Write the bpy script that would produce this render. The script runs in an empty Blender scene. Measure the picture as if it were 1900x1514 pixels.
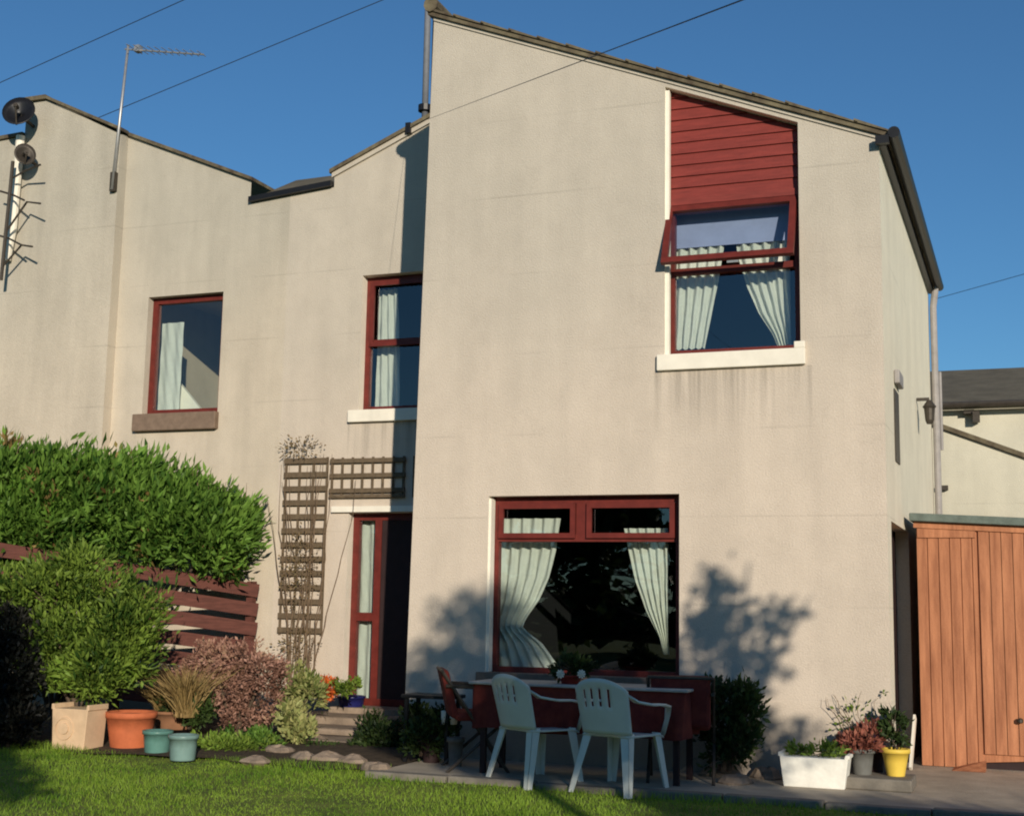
import bpy, math, random
import numpy as np
from mathutils import Vector, Matrix
R = math.radians
scene = bpy.context.scene
col = scene.collection

# ------------------------------------------------------------ camera
EYE = 1.45
F_PX = 2500.0
P, RR, YY = R(8.35), R(1.05), R(21.2)
cy, sy = math.cos(YY), math.sin(YY)
Fw = np.array([-sy*math.cos(P), cy*math.cos(P), math.sin(P)])
r0 = np.array([cy, sy, 0.0]); u0 = np.cross(r0, Fw)
Rt = math.cos(RR)*r0 + math.sin(RR)*u0
Up = -math.sin(RR)*r0 + math.cos(RR)*u0
C0 = np.array([5.3318, -11.1962, EYE])
def ray(x, y): return Fw + Rt*(x-950)/F_PX - Up*(y-757)/F_PX
def at(x, y, Y):
    "point of the photograph on the vertical plane Y (metres behind the front wall)"
    d = ray(x, y); p = C0 + d*((Y-C0[1])/d[1]); return Vector(p)
def onx(x, y, X):
    d = ray(x, y); p = C0 + d*((X-C0[0])/d[0]); return Vector(p)
def ground(x, y, Z=0.1):
    d = ray(x, y); p = C0 + d*((Z-C0[2])/d[2]); return Vector(p)
cam_d = bpy.data.cameras.new("camera"); cam = bpy.data.objects.new("camera", cam_d); col.objects.link(cam)
cam.matrix_world = Matrix(((Rt[0], Up[0], -Fw[0], C0[0]), (Rt[1], Up[1], -Fw[1], C0[1]), (Rt[2], Up[2], -Fw[2], C0[2]), (0, 0, 0, 1)))
cam_d.sensor_width = 36; cam_d.lens = 36*F_PX/1900; cam_d.clip_end = 2000; cam_d.clip_start = 0.05
scene.camera = cam
scene.render.resolution_x = 1024; scene.render.resolution_y = 815
# ------------------------------------------------------------ light
SUN_EL, SUN_AZ = R(14.5), R(31.8)          # sun stands low behind the camera, to the right
w = bpy.data.worlds.new("World"); scene.world = w; w.use_nodes = True
nt = w.node_tree; bg = nt.nodes['Background']
sky = nt.nodes.new('ShaderNodeTexSky'); sky.sky_type = 'NISHITA'; sky.sun_disc = False
sky.sun_elevation = SUN_EL; sky.sun_rotation = math.pi - SUN_AZ
sky.air_density = 1.0; sky.dust_density = 0.2; sky.ozone_density = 4.0; sky.altitude = 0
tint = nt.nodes.new('ShaderNodeMix'); tint.data_type = 'RGBA'; tint.blend_type = 'MULTIPLY'; tint.inputs[0].default_value = 1.0
tint.inputs[7].default_value = (.79, 1.14, 1.30, 1); nt.links.new(sky.outputs[0], tint.inputs[6]); nt.links.new(tint.outputs[2], bg.inputs[0]); bg.inputs[1].default_value = 0.075
sd = bpy.data.lights.new("sun", 'SUN'); sd.energy = 4.3; sd.angle = R(0.5); sd.color = (1, 0.89, 0.73)
so = bpy.data.objects.new("sun", sd); col.objects.link(so)
tosun = Vector((math.sin(SUN_AZ)*math.cos(SUN_EL), -math.cos(SUN_AZ)*math.cos(SUN_EL), math.sin(SUN_EL)))
so.rotation_euler = tosun.to_track_quat('Z', 'Y').to_euler()
scene.view_settings.view_transform = 'Standard'; scene.view_settings.look = 'None'
scene.view_settings.exposure = 0.0; scene.view_settings.gamma = 1.0
scene.cycles.filter_width = 2.0
scene.cycles.transparent_max_bounces = 24

# ------------------------------------------------------------ materials
def nd(t, typ, **kw):
    n = t.nodes.new(typ)
    for k, v in kw.items():
        if k in n.inputs: n.inputs[k].default_value = v
        else: setattr(n, k, v)
    return n
def mat(name, c, rough=0.7, var=0.15, scale=8.0, bump=0.0, bscale=60.0, metal=0.0, spec=0.3, stretch=(1, 1, 1), c2=None):
    m = bpy.data.materials.new(name); m.use_nodes = True; t = m.node_tree
    b = t.nodes['Principled BSDF']
    b.inputs['Roughness'].default_value = rough; b.inputs['Metallic'].default_value = metal
    b.inputs['Specular IOR Level'].default_value = spec
    tc = nd(t, 'ShaderNodeTexCoord'); mp = nd(t, 'ShaderNodeMapping'); mp.inputs['Scale'].default_value = stretch
    t.links.new(tc.outputs['Object'], mp.inputs[0])
    n = nd(t, 'ShaderNodeTexNoise', Scale=scale, Detail=6.0, Roughness=0.65); t.links.new(mp.outputs[0], n.inputs['Vector'])
    rp = nd(t, 'ShaderNodeValToRGB'); rp.color_ramp.elements[0].position = 0.3; rp.color_ramp.elements[1].position = 0.7
    a = [max(0, v*(1-var)) for v in c]; d = [min(1, v*(1+var)) for v in (c2 or c)]
    rp.color_ramp.elements[0].color = (*a, 1); rp.color_ramp.elements[1].color = (*d, 1)
    t.links.new(n.outputs['Fac'], rp.inputs[0]); t.links.new(rp.outputs[0], b.inputs['Base Color'])
    if bump:
        n2 = nd(t, 'ShaderNodeTexNoise', Scale=bscale, Detail=4.0); t.links.new(tc.outputs['Object'], n2.inputs['Vector'])
        bp = nd(t, 'ShaderNodeBump', Strength=bump, Distance=0.01); t.links.new(n2.outputs['Fac'], bp.inputs['Height'])
        t.links.new(bp.outputs[0], b.inputs['Normal'])
    return m

def wall_mat(name, low, high, zlo=2.5, zhi=5.0, streak=0.3, spots=()):
    "harled render: warm below, greyer and weather-stained higher up, faint board lines, vertical rain streaks"
    m = bpy.data.materials.new(name); m.use_nodes = True; t = m.node_tree; L = t.links
    b = t.nodes['Principled BSDF']; b.inputs['Roughness'].default_value = 0.95; b.inputs['Specular IOR Level'].default_value = 0.1
    g = nd(t, 'ShaderNodeNewGeometry'); sp = nd(t, 'ShaderNodeSeparateXYZ'); L.new(g.outputs['Position'], sp.inputs[0])
    n0 = nd(t, 'ShaderNodeTexNoise', Scale=0.5, Detail=5.0); L.new(g.outputs['Position'], n0.inputs['Vector'])
    ad = nd(t, 'ShaderNodeMath', operation='MULTIPLY_ADD'); L.new(n0.outputs['Fac'], ad.inputs[0]); ad.inputs[1].default_value = 3.0; L.new(sp.outputs['Z'], ad.inputs[2])
    mr = nd(t, 'ShaderNodeMapRange'); mr.interpolation_type = 'SMOOTHSTEP'; L.new(ad.outputs[0], mr.inputs[0]); mr.inputs[1].default_value = zlo+1.5; mr.inputs[2].default_value = zhi+1.5
    mx = nd(t, 'ShaderNodeMix', data_type='RGBA'); L.new(mr.outputs[0], mx.inputs[0]); mx.inputs[6].default_value = (*low, 1); mx.inputs[7].default_value = (*high, 1)
    # blotches
    n1 = nd(t, 'ShaderNodeTexNoise', Scale=2.3, Detail=8.0, Roughness=0.7); L.new(g.outputs['Position'], n1.inputs['Vector'])
    r1 = nd(t, 'ShaderNodeMapRange'); L.new(n1.outputs['Fac'], r1.inputs[0]); r1.inputs[1].default_value = 0.3; r1.inputs[2].default_value = 0.7; r1.inputs[3].default_value = 0.92; r1.inputs[4].default_value = 1.05
    # streaks
    mp = nd(t, 'ShaderNodeMapping'); mp.inputs['Scale'].default_value = (2.6, 2.6, 0.3); L.new(g.outputs['Position'], mp.inputs[0])
    n2 = nd(t, 'ShaderNodeTexNoise', Scale=1.0, Detail=5.0, Roughness=0.6); L.new(mp.outputs[0], n2.inputs['Vector'])
    r2 = nd(t, 'ShaderNodeMapRange'); L.new(n2.outputs['Fac'], r2.inputs[0]); r2.inputs[1].default_value = 0.35; r2.inputs[2].default_value = 0.6; r2.inputs[3].default_value = 1-0.22*streak; r2.inputs[4].default_value = 1.02
    # faint horizontal lines
    wz = nd(t, 'ShaderNodeMath', operation='FRACT'); dv = nd(t, 'ShaderNodeMath', operation='DIVIDE'); L.new(sp.outputs['Z'], dv.inputs[0]); dv.inputs[1].default_value = 0.74; L.new(dv.outputs[0], wz.inputs[0])
    lt = nd(t, 'ShaderNodeMapRange'); L.new(wz.outputs[0], lt.inputs[0]); lt.inputs[1].default_value = 0.0; lt.inputs[2].default_value = 0.03; lt.inputs[3].default_value = 1.0; lt.inputs[4].default_value = 0.0
    n3 = nd(t, 'ShaderNodeTexNoise', Scale=1.1, Detail=2.0); L.new(g.outputs['Position'], n3.inputs['Vector'])
    r3 = nd(t, 'ShaderNodeMapRange'); L.new(n3.outputs['Fac'], r3.inputs[0]); r3.inputs[1].default_value = 0.45; r3.inputs[2].default_value = 0.65; r3.inputs[3].default_value = 0.0; r3.inputs[4].default_value = 0.20
    ml = nd(t, 'ShaderNodeMath', operation='MULTIPLY'); L.new(lt.outputs[0], ml.inputs[0]); L.new(r3.outputs[0], ml.inputs[1])
    iv = nd(t, 'ShaderNodeMath', operation='SUBTRACT'); iv.inputs[0].default_value = 1.0; L.new(ml.outputs[0], iv.inputs[1])
    # darker towards the ground
    dz = nd(t, 'ShaderNodeMapRange'); L.new(sp.outputs['Z'], dz.inputs[0]); dz.inputs[1].default_value = 0.1; dz.inputs[2].default_value = 0.75; dz.inputs[3].default_value = 0.62; dz.inputs[4].default_value = 1.0
    n4 = nd(t, 'ShaderNodeTexNoise', Scale=5.0, Detail=5.0); L.new(g.outputs['Position'], n4.inputs['Vector'])
    fine = nd(t, 'ShaderNodeTexNoise', Scale=70.0, Detail=3.0); L.new(g.outputs['Position'], fine.inputs['Vector'])
    r5 = nd(t, 'ShaderNodeMapRange'); L.new(fine.outputs['Fac'], r5.inputs[0]); r5.inputs[3].default_value = 0.86; r5.inputs[4].default_value = 1.14
    stains = []
    if spots:
        mps = nd(t, 'ShaderNodeMapping'); mps.inputs['Scale'].default_value = (16, 16, .5); L.new(g.outputs['Position'], mps.inputs[0])
        ns = nd(t, 'ShaderNodeTexNoise', Scale=1.0, Detail=4.0); L.new(mps.outputs[0], ns.inputs['Vector'])
        for (sx0_, sx1_, zt_, ln_) in spots:
            fx_ = nd(t, 'ShaderNodeMath', operation='COMPARE'); L.new(sp.outputs['X'], fx_.inputs[0]); fx_.inputs[1].default_value = (sx0_+sx1_)/2; fx_.inputs[2].default_value = (sx1_-sx0_)/2
            fz_ = nd(t, 'ShaderNodeMapRange'); L.new(sp.outputs['Z'], fz_.inputs[0]); fz_.inputs[1].default_value = zt_-ln_; fz_.inputs[2].default_value = zt_; fz_.inputs[3].default_value = 0.0; fz_.inputs[4].default_value = 0.38
            lz_ = nd(t, 'ShaderNodeMath', operation='LESS_THAN'); L.new(sp.outputs['Z'], lz_.inputs[0]); lz_.inputs[1].default_value = zt_+.01
            nz_ = nd(t, 'ShaderNodeMapRange'); L.new(ns.outputs['Fac'], nz_.inputs[0]); nz_.inputs[1].default_value = .42; nz_.inputs[2].default_value = .68
            a_ = fx_.outputs[0]
            for o_ in (fz_.outputs[0], lz_.outputs[0], nz_.outputs[0]):
                m_ = nd(t, 'ShaderNodeMath', operation='MULTIPLY'); L.new(a_, m_.inputs[0]); L.new(o_, m_.inputs[1]); a_ = m_.outputs[0]
            i_ = nd(t, 'ShaderNodeMath', operation='SUBTRACT'); i_.inputs[0].default_value = 1.0; L.new(a_, i_.inputs[1]); stains.append(i_.outputs[0])
    vo = nd(t, 'ShaderNodeTexVoronoi', Scale=0.55); vo.feature = 'DISTANCE_TO_EDGE'
    nw = nd(t, 'ShaderNodeTexNoise', Scale=2.5, Detail=4.0); L.new(g.outputs['Position'], nw.inputs['Vector'])
    av = nd(t, 'ShaderNodeVectorMath', operation='ADD'); L.new(g.outputs['Position'], av.inputs[0]); L.new(nw.outputs['Color'], av.inputs[1]); L.new(av.outputs[0], vo.inputs['Vector'])
    ck = nd(t, 'ShaderNodeMapRange'); L.new(vo.outputs['Distance'], ck.inputs[0]); ck.inputs[1].default_value = 0.0; ck.inputs[2].default_value = 0.006; ck.inputs[3].default_value = 0.95; ck.inputs[4].default_value = 1.0
    stains.append(ck.outputs[0])
    cur = mx.outputs[2]
    for src in (r1.outputs[0], r2.outputs[0], iv.outputs[0], dz.outputs[0], r5.outputs[0], *stains):
        v = nd(t, 'ShaderNodeVectorMath', operation='SCALE'); L.new(cur, v.inputs[0]); L.new(src, v.inputs['Scale']); cur = v.outputs[0]
    L.new(cur, b.inputs['Base Color'])
    bp = nd(t, 'ShaderNodeBump', Strength=0.6, Distance=0.008); L.new(fine.outputs['Fac'], bp.inputs['Height']); L.new(bp.outputs[0], b.inputs['Normal'])
    return m

def leaf_mat(name, dark, light, trans=0.25, rough=0.55, nscale=2.6):
    m = bpy.data.materials.new(name); m.use_nodes = True; t = m.node_tree; L = t.links
    b = t.nodes['Principled BSDF']; b.inputs['Roughness'].default_value = rough; b.inputs['Specular IOR Level'].default_value = 0.25
    g = nd(t, 'ShaderNodeNewGeometry')
    rp = nd(t, 'ShaderNodeValToRGB'); rp.color_ramp.elements[0].color = (*dark, 1); rp.color_ramp.elements[1].color = (*light, 1)
    n = nd(t, 'ShaderNodeTexNoise', Scale=nscale, Detail=4.0); L.new(g.outputs['Position'], n.inputs['Vector'])
    e3 = rp.color_ramp.elements.new(.97); e3.color = (min(1, light[0]*1.2), light[1]*1.04, light[2]*1.2, 1)
    rp.color_ramp.elements[1].position = .8
    mm = nd(t, 'ShaderNodeMath', operation='MULTIPLY_ADD'); L.new(g.outputs['Random Per Island'], mm.inputs[0]); mm.inputs[1].default_value = 0.7
    m2 = nd(t, 'ShaderNodeMath', operation='MULTIPLY_ADD'); L.new(n.outputs['Fac'], m2.inputs[0]); m2.inputs[1].default_value = 2.2; m2.inputs[2].default_value = -0.95
    L.new(m2.outputs[0], mm.inputs[2]); L.new(mm.outputs[0], rp.inputs[0])
    L.new(rp.outputs[0], b.inputs['Base Color'])
    tr = nd(t, 'ShaderNodeBsdfTranslucent'); L.new(rp.outputs[0], tr.inputs[0])
    ms = nd(t, 'ShaderNodeMixShader'); ms.inputs[0].default_value = trans
    L.new(b.outputs[0], ms.inputs[1]); L.new(tr.outputs[0], ms.inputs[2]); L.new(ms.outputs[0], t.nodes['Material Output'].inputs[0])
    return m

def glass_mat():
    m = bpy.data.materials.new('window_glass'); m.use_nodes = True; t = m.node_tree; L = t.links
    t.nodes.remove(t.nodes['Principled BSDF'])
    lw = nd(t, 'ShaderNodeLayerWeight', Blend=0.5); pw = nd(t, 'ShaderNodeMath', operation='POWER'); L.new(lw.outputs['Facing'], pw.inputs[0]); pw.inputs[1].default_value = 5.0
    fr = nd(t, 'ShaderNodeMath', operation='MULTIPLY_ADD'); L.new(pw.outputs[0], fr.inputs[0]); fr.inputs[1].default_value = 0.89; fr.inputs[2].default_value = 0.11
    tr = nd(t, 'ShaderNodeBsdfTransparent'); tr.inputs[0].default_value = (.86, .92, .9, 1)
    gl = nd(t, 'ShaderNodeBsdfGlossy', Roughness=0.01); gl.inputs[0].default_value = (.95, .97, 1, 1)
    g = nd(t, 'ShaderNodeNewGeometry')
    n = nd(t, 'ShaderNodeTexNoise', Scale=1.5, Detail=1.0); bp = nd(t, 'ShaderNodeBump', Strength=0.15, Distance=0.02); L.new(g.outputs['Position'], n.inputs['Vector'])
    L.new(n.outputs['Fac'], bp.inputs['Height']); L.new(bp.outputs[0], gl.inputs['Normal'])
    ms = nd(t, 'ShaderNodeMixShader'); L.new(fr.outputs[0], ms.inputs[0]); L.new(tr.outputs[0], ms.inputs[1]); L.new(gl.outputs[0], ms.inputs[2])
    L.new(ms.outputs[0], t.nodes['Material Output'].inputs[0]); return m
def cloth_mat(name, c, trans=0.35):
    m = mat(name, c, 0.9, 0.06, 20); t = m.node_tree; b = t.nodes['Principled BSDF']
    tr = nd(t, 'ShaderNodeBsdfTranslucent'); tr.inputs[0].default_value = (*c, 1)
    ms = nd(t, 'ShaderNodeMixShader'); ms.inputs[0].default_value = trans
    t.links.new(b.outputs[0], ms.inputs[1]); t.links.new(tr.outputs[0], ms.inputs[2]); t.links.new(ms.outputs[0], t.nodes['Material Output'].inputs[0]); return m

M = {}
M['wall'] = wall_mat('render_cream', (.60, .515, .425), (.50, .452, .38), 2.0, 5.6, spots=((2.3, 3.66, 3.47, .6), (-1.74, -.6, 3.43, .5), (.7, 2.6, .79, .5)))
M['wall_side'] = wall_mat('render_pale', (.76, .70, .56), (.76, .72, .59), 2.3, 5.2, .2)
M['wall_left'] = wall_mat('render_weathered', (.575, .50, .40), (.455, .42, .35), 3.0, 6.4, .55)
M['wall_far'] = wall_mat('render_white', (.55, .52, .42), (.62, .59, .48), 2.0, 5.0, .4)
M['white'] = mat('white_paint', (.80, .75, .64), .6, .07, 6)
M['burg'] = mat('burgundy_stain', (.135, .022, .016), .45, .25, 9, stretch=(1, 1, 1))
M['clad'] = mat('burgundy_board', (.21, .035, .027), .55, .22, 5, .15, 40, stretch=(1, 1, 9))
M['fence'] = mat('fence_stain', (.11, .038, .028), .8, .35, 5, .3, 60, stretch=(1, 1, 8))
M['brown_sill'] = mat('brown_sill', (.20, .14, .10), .7, .2, 12)
M['tile'] = mat('roof_tile', (.10, .07, .05), .9, .4, 6, .5, 30, c2=(.14, .12, .075))
M['tile_far'] = mat('far_roof_tile', (.12, .105, .075), .9, .25, 3, .4, 20)
M['black'] = mat('black_plastic', (.012, .012, .014), .4, .2, 10)
M['metal'] = mat('grey_metal', (.42, .42, .42), .45, .15, 20, metal=.6)
M['darkmetal'] = mat('dark_metal', (.06, .05, .04), .5, .25, 20, metal=.3)
M['pipe'] = mat('grey_pipe', (.30, .28, .27), .6, .15, 8)
M['room'] = mat('dark_room', (.012, .012, .014), .9, .1, 2)  # near-black walls put the gloom of unlit rooms into the colour
M['room_b'] = mat('light_room', (.50, .42, .31), .9, .1, 2)
M['curtain'] = cloth_mat('net_curtain', (.86, .87, .78))
M['glass'] = glass_mat()
M['trellis'] = mat('weathered_trellis', (.13, .095, .06), .9, .3, 20)
M['shed'] = mat('cedar_stain', (.36, .135, .065), .75, .28, 3, .3, 50, stretch=(5, 5, .5), c2=(.42, .18, .09))
M['felt'] = mat('roofing_felt', (.13, .16, .14), .95, .2, 15, .4, 80)
M['grasslawn'] = mat('lawn_soil', (.085, .13, .018), .95, .35, 3, .5, 30, c2=(.15, .17, .03))
M['soil'] = mat('bed_soil', (.06, .042, .026), .98, .45, 12, .8, 30)
M['paving'] = mat('paving', (.40, .34, .26), .9, .22, 3, .4, 40)
M['kerb'] = mat('kerb_stone', (.19, .17, .14), .9, .2, 9, .4, 50)
M['stone'] = mat('rubble_stone', (.26, .20, .15), .95, .35, 6, .7, 25)
M['plastic'] = mat('pale_plastic', (.66, .68, .62), .4, .06, 5, spec=.4)
M['cushion'] = mat('burgundy_cloth', (.12, .016, .016), .9, .2, 8, c2=(.16, .03, .02))
M['cream_pot'] = mat('cream_stoneware', (.62, .44, .28), .85, .12, 8, .2, 40)
M['terra'] = mat('terracotta', (.50, .135, .055), .8, .15, 9, .2, 50)
M['teal'] = mat('teal_glaze', (.10, .22, .19), .35, .2, 7)
M['teal2'] = mat('pale_teal_glaze', (.17, .27, .25), .35, .2, 7)
M['brownpot'] = mat('brown_pot', (.26, .13, .07), .8, .2, 9)
M['bluepot'] = mat('blue_glaze', (.012, .014, .09), .3, .2, 7)
M['yellow'] = mat('yellow_pot', (.74, .52, .08), .5, .08, 8)
M['greypot'] = mat('grey_pot', (.13, .13, .12), .8, .2, 10)
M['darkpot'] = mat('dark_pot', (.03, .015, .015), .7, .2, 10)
M['trough'] = mat('white_trough', (.78, .76, .68), .7, .10, 9, .2, 30, c2=(.8, .78, .7))
M['redpot'] = mat('red_pot', (.22, .02, .012), .5, .1, 8)
M['bark'] = mat('bark', (.09, .065, .045), .95, .35, 15, .8, 40)
M['twig'] = mat('dry_twig', (.16, .11, .07), .95, .3, 20)
M['wire'] = mat('cable', (.02, .022, .03), .6, .1, 5)
M['petal_w'] = mat('white_petal', (.75, .72, .6), .7, .1, 30)
M['leaf_hedge'] = leaf_mat('hedge_leaf', (.03, .09, .012), (.17, .34, .05), .35)
M['leaf_gold'] = leaf_mat('gold_green_leaf', (.03, .075, .012), (.20, .33, .045), .35)
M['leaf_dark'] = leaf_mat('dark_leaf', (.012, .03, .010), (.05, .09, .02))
M['leaf_brown'] = leaf_mat('brown_heather', (.15, .075, .05), (.40, .26, .17))
M['leaf_straw'] = leaf_mat('straw_grass', (.17, .12, .04), (.34, .27, .10))
M['leaf_lime'] = leaf_mat('lime_leaf', (.12, .17, .04), (.36, .40, .14))
M['leaf_orange'] = leaf_mat('orange_petal', (.35, .06, .02), (.65, .17, .03))
M['leaf_pink'] = leaf_mat('pink_petal', (.5, .2, .35), (.75, .45, .6))
M['leaf_red'] = leaf_mat('reddish_leaf', (.12, .045, .03), (.32, .13, .08))
M['blade'] = leaf_mat('grass_blade', (.09, .20, .014), (.24, .40, .04), .35, nscale=1.2)

# ------------------------------------------------------------ builders
def world_loc(o):
    v = Vector((0, 0, 0))
    while o is not None: v += o.location; o = o.parent
    return v
def tag(o, label=None, cat=None, group=None, kind=None):
    if label: o['label'] = label
    if cat: o['category'] = cat
    if group: o['group'] = group
    if kind: o['kind'] = kind
    return o
def thing(name, loc, label, cat, group=None):
    o = bpy.data.objects.new(name, None); col.objects.link(o); o.location = loc; o.empty_display_size = .1
    return tag(o, label, cat, group)
class MB:
    def __init__(s): s.v = []; s.f = []; s.smooth = False
    def quad(s, *ps):
        n = len(s.v); s.v += [tuple(p) for p in ps]; s.f.append(tuple(range(n, n+len(ps)))); return s
    def box(s, x0, x1, y0, y1, z0, z1):
        n = len(s.v)
        s.v += [(x0, y0, z0), (x1, y0, z0), (x1, y1, z0), (x0, y1, z0), (x0, y0, z1), (x1, y0, z1), (x1, y1, z1), (x0, y1, z1)]
        s.f += [tuple(n+i for i in q) for q in ((0, 3, 2, 1), (4, 5, 6, 7), (0, 1, 5, 4), (1, 2, 6, 5), (2, 3, 7, 6), (3, 0, 4, 7))]; return s
    def prism(s, pts, y0, y1):
        "pts: (x,z) outline, extruded y0..y1"
        n = len(s.v); k = len(pts)
        s.v += [(x, y0, z) for x, z in pts] + [(x, y1, z) for x, z in pts]
        s.f.append(tuple(range(n, n+k))); s.f.append(tuple(range(n+2*k-1, n+k-1, -1)))
        for i in range(k):
            j = (i+1) % k; s.f.append((n+i, n+k+i, n+k+j, n+j))
        return s
    def bar(s, p, q, w_, h):
        "rectangular bar p->q"
        p = Vector(p); q = Vector(q); d = (q-p).normalized(); up = Vector((0, 0, 1)) if abs(d.z) < .95 else Vector((0, 1, 0))
        a = d.cross(up).normalized()*w_/2; b = a.cross(d).normalized()*h/2; n = len(s.v)
        for c in (p, q): s.v += [tuple(c-a-b), tuple(c+a-b), tuple(c+a+b), tuple(c-a+b)]
        s.f += [tuple(n+i for i in f) for f in ((0, 1, 2, 3), (7, 6, 5, 4), (0, 4, 5, 1), (1, 5, 6, 2), (2, 6, 7, 3), (3, 7, 4, 0))]; return s
    def tube(s, pts, r, k=8):
        if not hasattr(r, '__len__'): r = [r]*len(pts)
        pts = [Vector(p) for p in pts]; n = len(s.v); prev = None
        for i, p in enumerate(pts):
            d = (pts[min(i+1, len(pts)-1)]-pts[max(i-1, 0)]).normalized()
            if prev is None: a = d.orthogonal().normalized()
            else: a = (prev-d*prev.dot(d)).normalized()
            prev = a; b = d.cross(a)
            for j in range(k):
                t = 2*math.pi*j/k; s.v.append(tuple(p+(a*math.cos(t)+b*math.sin(t))*r[i]))
        for i in range(len(pts)-1):
            for j in range(k):
                j2 = (j+1) % k; s.f.append((n+i*k+j, n+i*k+j2, n+(i+1)*k+j2, n+(i+1)*k+j))
        s.f.append(tuple(n+j for j in range(k-1, -1, -1))); m = n+(len(pts)-1)*k; s.f.append(tuple(m+j for j in range(k))); return s
    def lathe(s, c, prof, k=24, sx=1, sy_=1):
        n = len(s.v)
        for r, z in prof:
            for j in range(k):
                t = 2*math.pi*j/k; s.v.append((c[0]+r*math.cos(t)*sx, c[1]+r*math.sin(t)*sy_, c[2]+z))
        for i in range(len(prof)-1):
            for j in range(k):
                j2 = (j+1) % k; s.f.append((n+i*k+j, n+i*k+j2, n+(i+1)*k+j2, n+(i+1)*k+j))
        s.f.append(tuple(n+j for j in range(k-1, -1, -1))); m = n+(len(prof)-1)*k; s.f.append(tuple(m+j for j in range(k))); return s
    def build(s, name, m, parent=None, smooth=False, bevel=0):
        me = bpy.data.meshes.new(name); o = bpy.data.objects.new(name, me); col.objects.link(o)
        off = world_loc(parent) if parent else Vector((0, 0, 0))
        me.from_pydata([(v[0]-off.x, v[1]-off.y, v[2]-off.z) for v in s.v], [], s.f); me.materials.append(m); me.validate(); me.update()
        if parent: o.parent = parent
        if smooth:
            for p in me.polygons: p.use_smooth = True
        if bevel:
            b = o.modifiers.new('bevel', 'BEVEL'); b.width = bevel; b.segments = 2; b.limit_method = 'ANGLE'
        return o
def npmesh(name, V, Fc, m, parent=None):
    me = bpy.data.meshes.new(name); k = Fc.shape[1]
    off = world_loc(parent) if parent else Vector((0, 0, 0)); V = V-np.array(off)
    me.vertices.add(len(V)); me.vertices.foreach_set('co', V.astype(np.float32).ravel())
    me.loops.add(Fc.size); me.loops.foreach_set('vertex_index', Fc.astype(np.int32).ravel())
    me.polygons.add(len(Fc)); me.polygons.foreach_set('loop_start', np.arange(0, Fc.size, k, dtype=np.int32)); me.polygons.foreach_set('loop_total', np.full(len(Fc), k, dtype=np.int32))
    me.update(calc_edges=True); me.validate(); me.materials.append(m)
    o = bpy.data.objects.new(name, me); col.objects.link(o)
    if parent: o.parent = parent
    return o
def unit(a): return a/np.maximum(np.linalg.norm(a, axis=1, keepdims=True), 1e-9)
def leaves(name, pts, dirs, length, width, m, parent, rng, curl=.25):
    "a two-quad folded leaf at each point, pointing along dirs"
    n = len(pts); d = unit(dirs); L = length*(.6+.8*rng.random((n, 1))); W = width*(.6+.8*rng.random((n, 1)))
    s = unit(np.cross(d, rng.normal(size=(n, 3)))); u = np.cross(d, s)
    a = pts; b1 = pts+d*L*.5+s*W*.5+u*W*.15; b2 = pts+d*L*.5-s*W*.5+u*W*.15; c = pts+d*L+u*L*curl*(rng.random((n, 1))-.7); mid = pts+d*L*.5
    V = np.stack([a, b1, c, mid, b2], 1).reshape(-1, 3); base = np.arange(n)[:, None]*5
    Fc = np.concatenate([base+np.array([[0, 1, 2, 3]]), base+np.array([[0, 3, 2, 4]])], 0)
    return npmesh(name, V, Fc, m, parent)
def blob_points(blobs, n, rng, shell=.55, clump=.0):
    "points in a union of ellipsoids (cx,cy,cz,rx,ry,rz), weighted to the outside, gathered in small clumps"
    B = np.array(blobs, float); wt = B[:, 3]*B[:, 4]+B[:, 4]*B[:, 5]+B[:, 3]*B[:, 5]; ix = rng.choice(len(B), n, p=wt/wt.sum())
    d = unit(rng.normal(size=(n, 3))); r = (shell+(1-shell)*rng.random((n, 1))**.6)
    # uneven surface: lumps by direction
    lump = 1+.16*np.sin(d[:, :1]*7+ix[:, None]*2.3)*np.cos(d[:, 1:2]*6+ix[:, None])+.12*np.sin(d[:, 2:3]*9+ix[:, None]*1.7)
    p = B[ix, :3]+d*r*lump*B[ix, 3:]
    if clump:
        k = max(4, n//28); cen = p[:k]; j = rng.integers(0, k, n); p = cen[j]+rng.normal(size=(n, 3))*clump; d = d[j]
    return p, d

# ------------------------------------------------------------ wall with openings
def wall(xs_top, z0, y, holes, extra_z=()):
    """front-facing sheet (facing -Y) at y. xs_top: [(x, ztop)] roofline (may step), holes: (x0,x1,z0,z1[,z1b])"""
    mb = MB()
    xs = sorted(set([round(p[0], 4) for p in xs_top]+[round(h[i], 4) for h in holes for i in (0, 1)]))
    def top(x, side):
        for i in range(len(xs_top)-1):
            (a, za), (b, zb) = xs_top[i], xs_top[i+1]
            if b > a and a-1e-6 <= x <= b+1e-6:
                if abs(x-b) < 1e-6 and side > 0 and i < len(xs_top)-2: continue
                if abs(x-a) < 1e-6 and side < 0 and i > 0: continue
                return za+(zb-za)*(x-a)/(b-a)
        return xs_top[-1][1]
    for a, b in zip(xs[:-1], xs[1:]):
        if b-a < 1e-5: continue
        ta, tb = top(a, 1), top(b, -1)
        hs = sorted([h for h in holes if h[0] <= a+1e-6 and h[1] >= b-1e-6], key=lambda h: h[2]); za = zb = z0
        for h in hs:
            mb.quad((a, y, za), (b, y, zb), (b, y, h[2]), (a, y, h[2]))
            za, zb = h[3], h[3]
            if len(h) > 4:
                k = (h[4]-h[3])/(h[1]-h[0]); za = h[3]+k*(a-h[0]); zb = h[3]+k*(b-h[0])
        mb.quad((a, y, za), (b, y, zb), (b, y, tb), (a, y, ta))
    return mb
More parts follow.
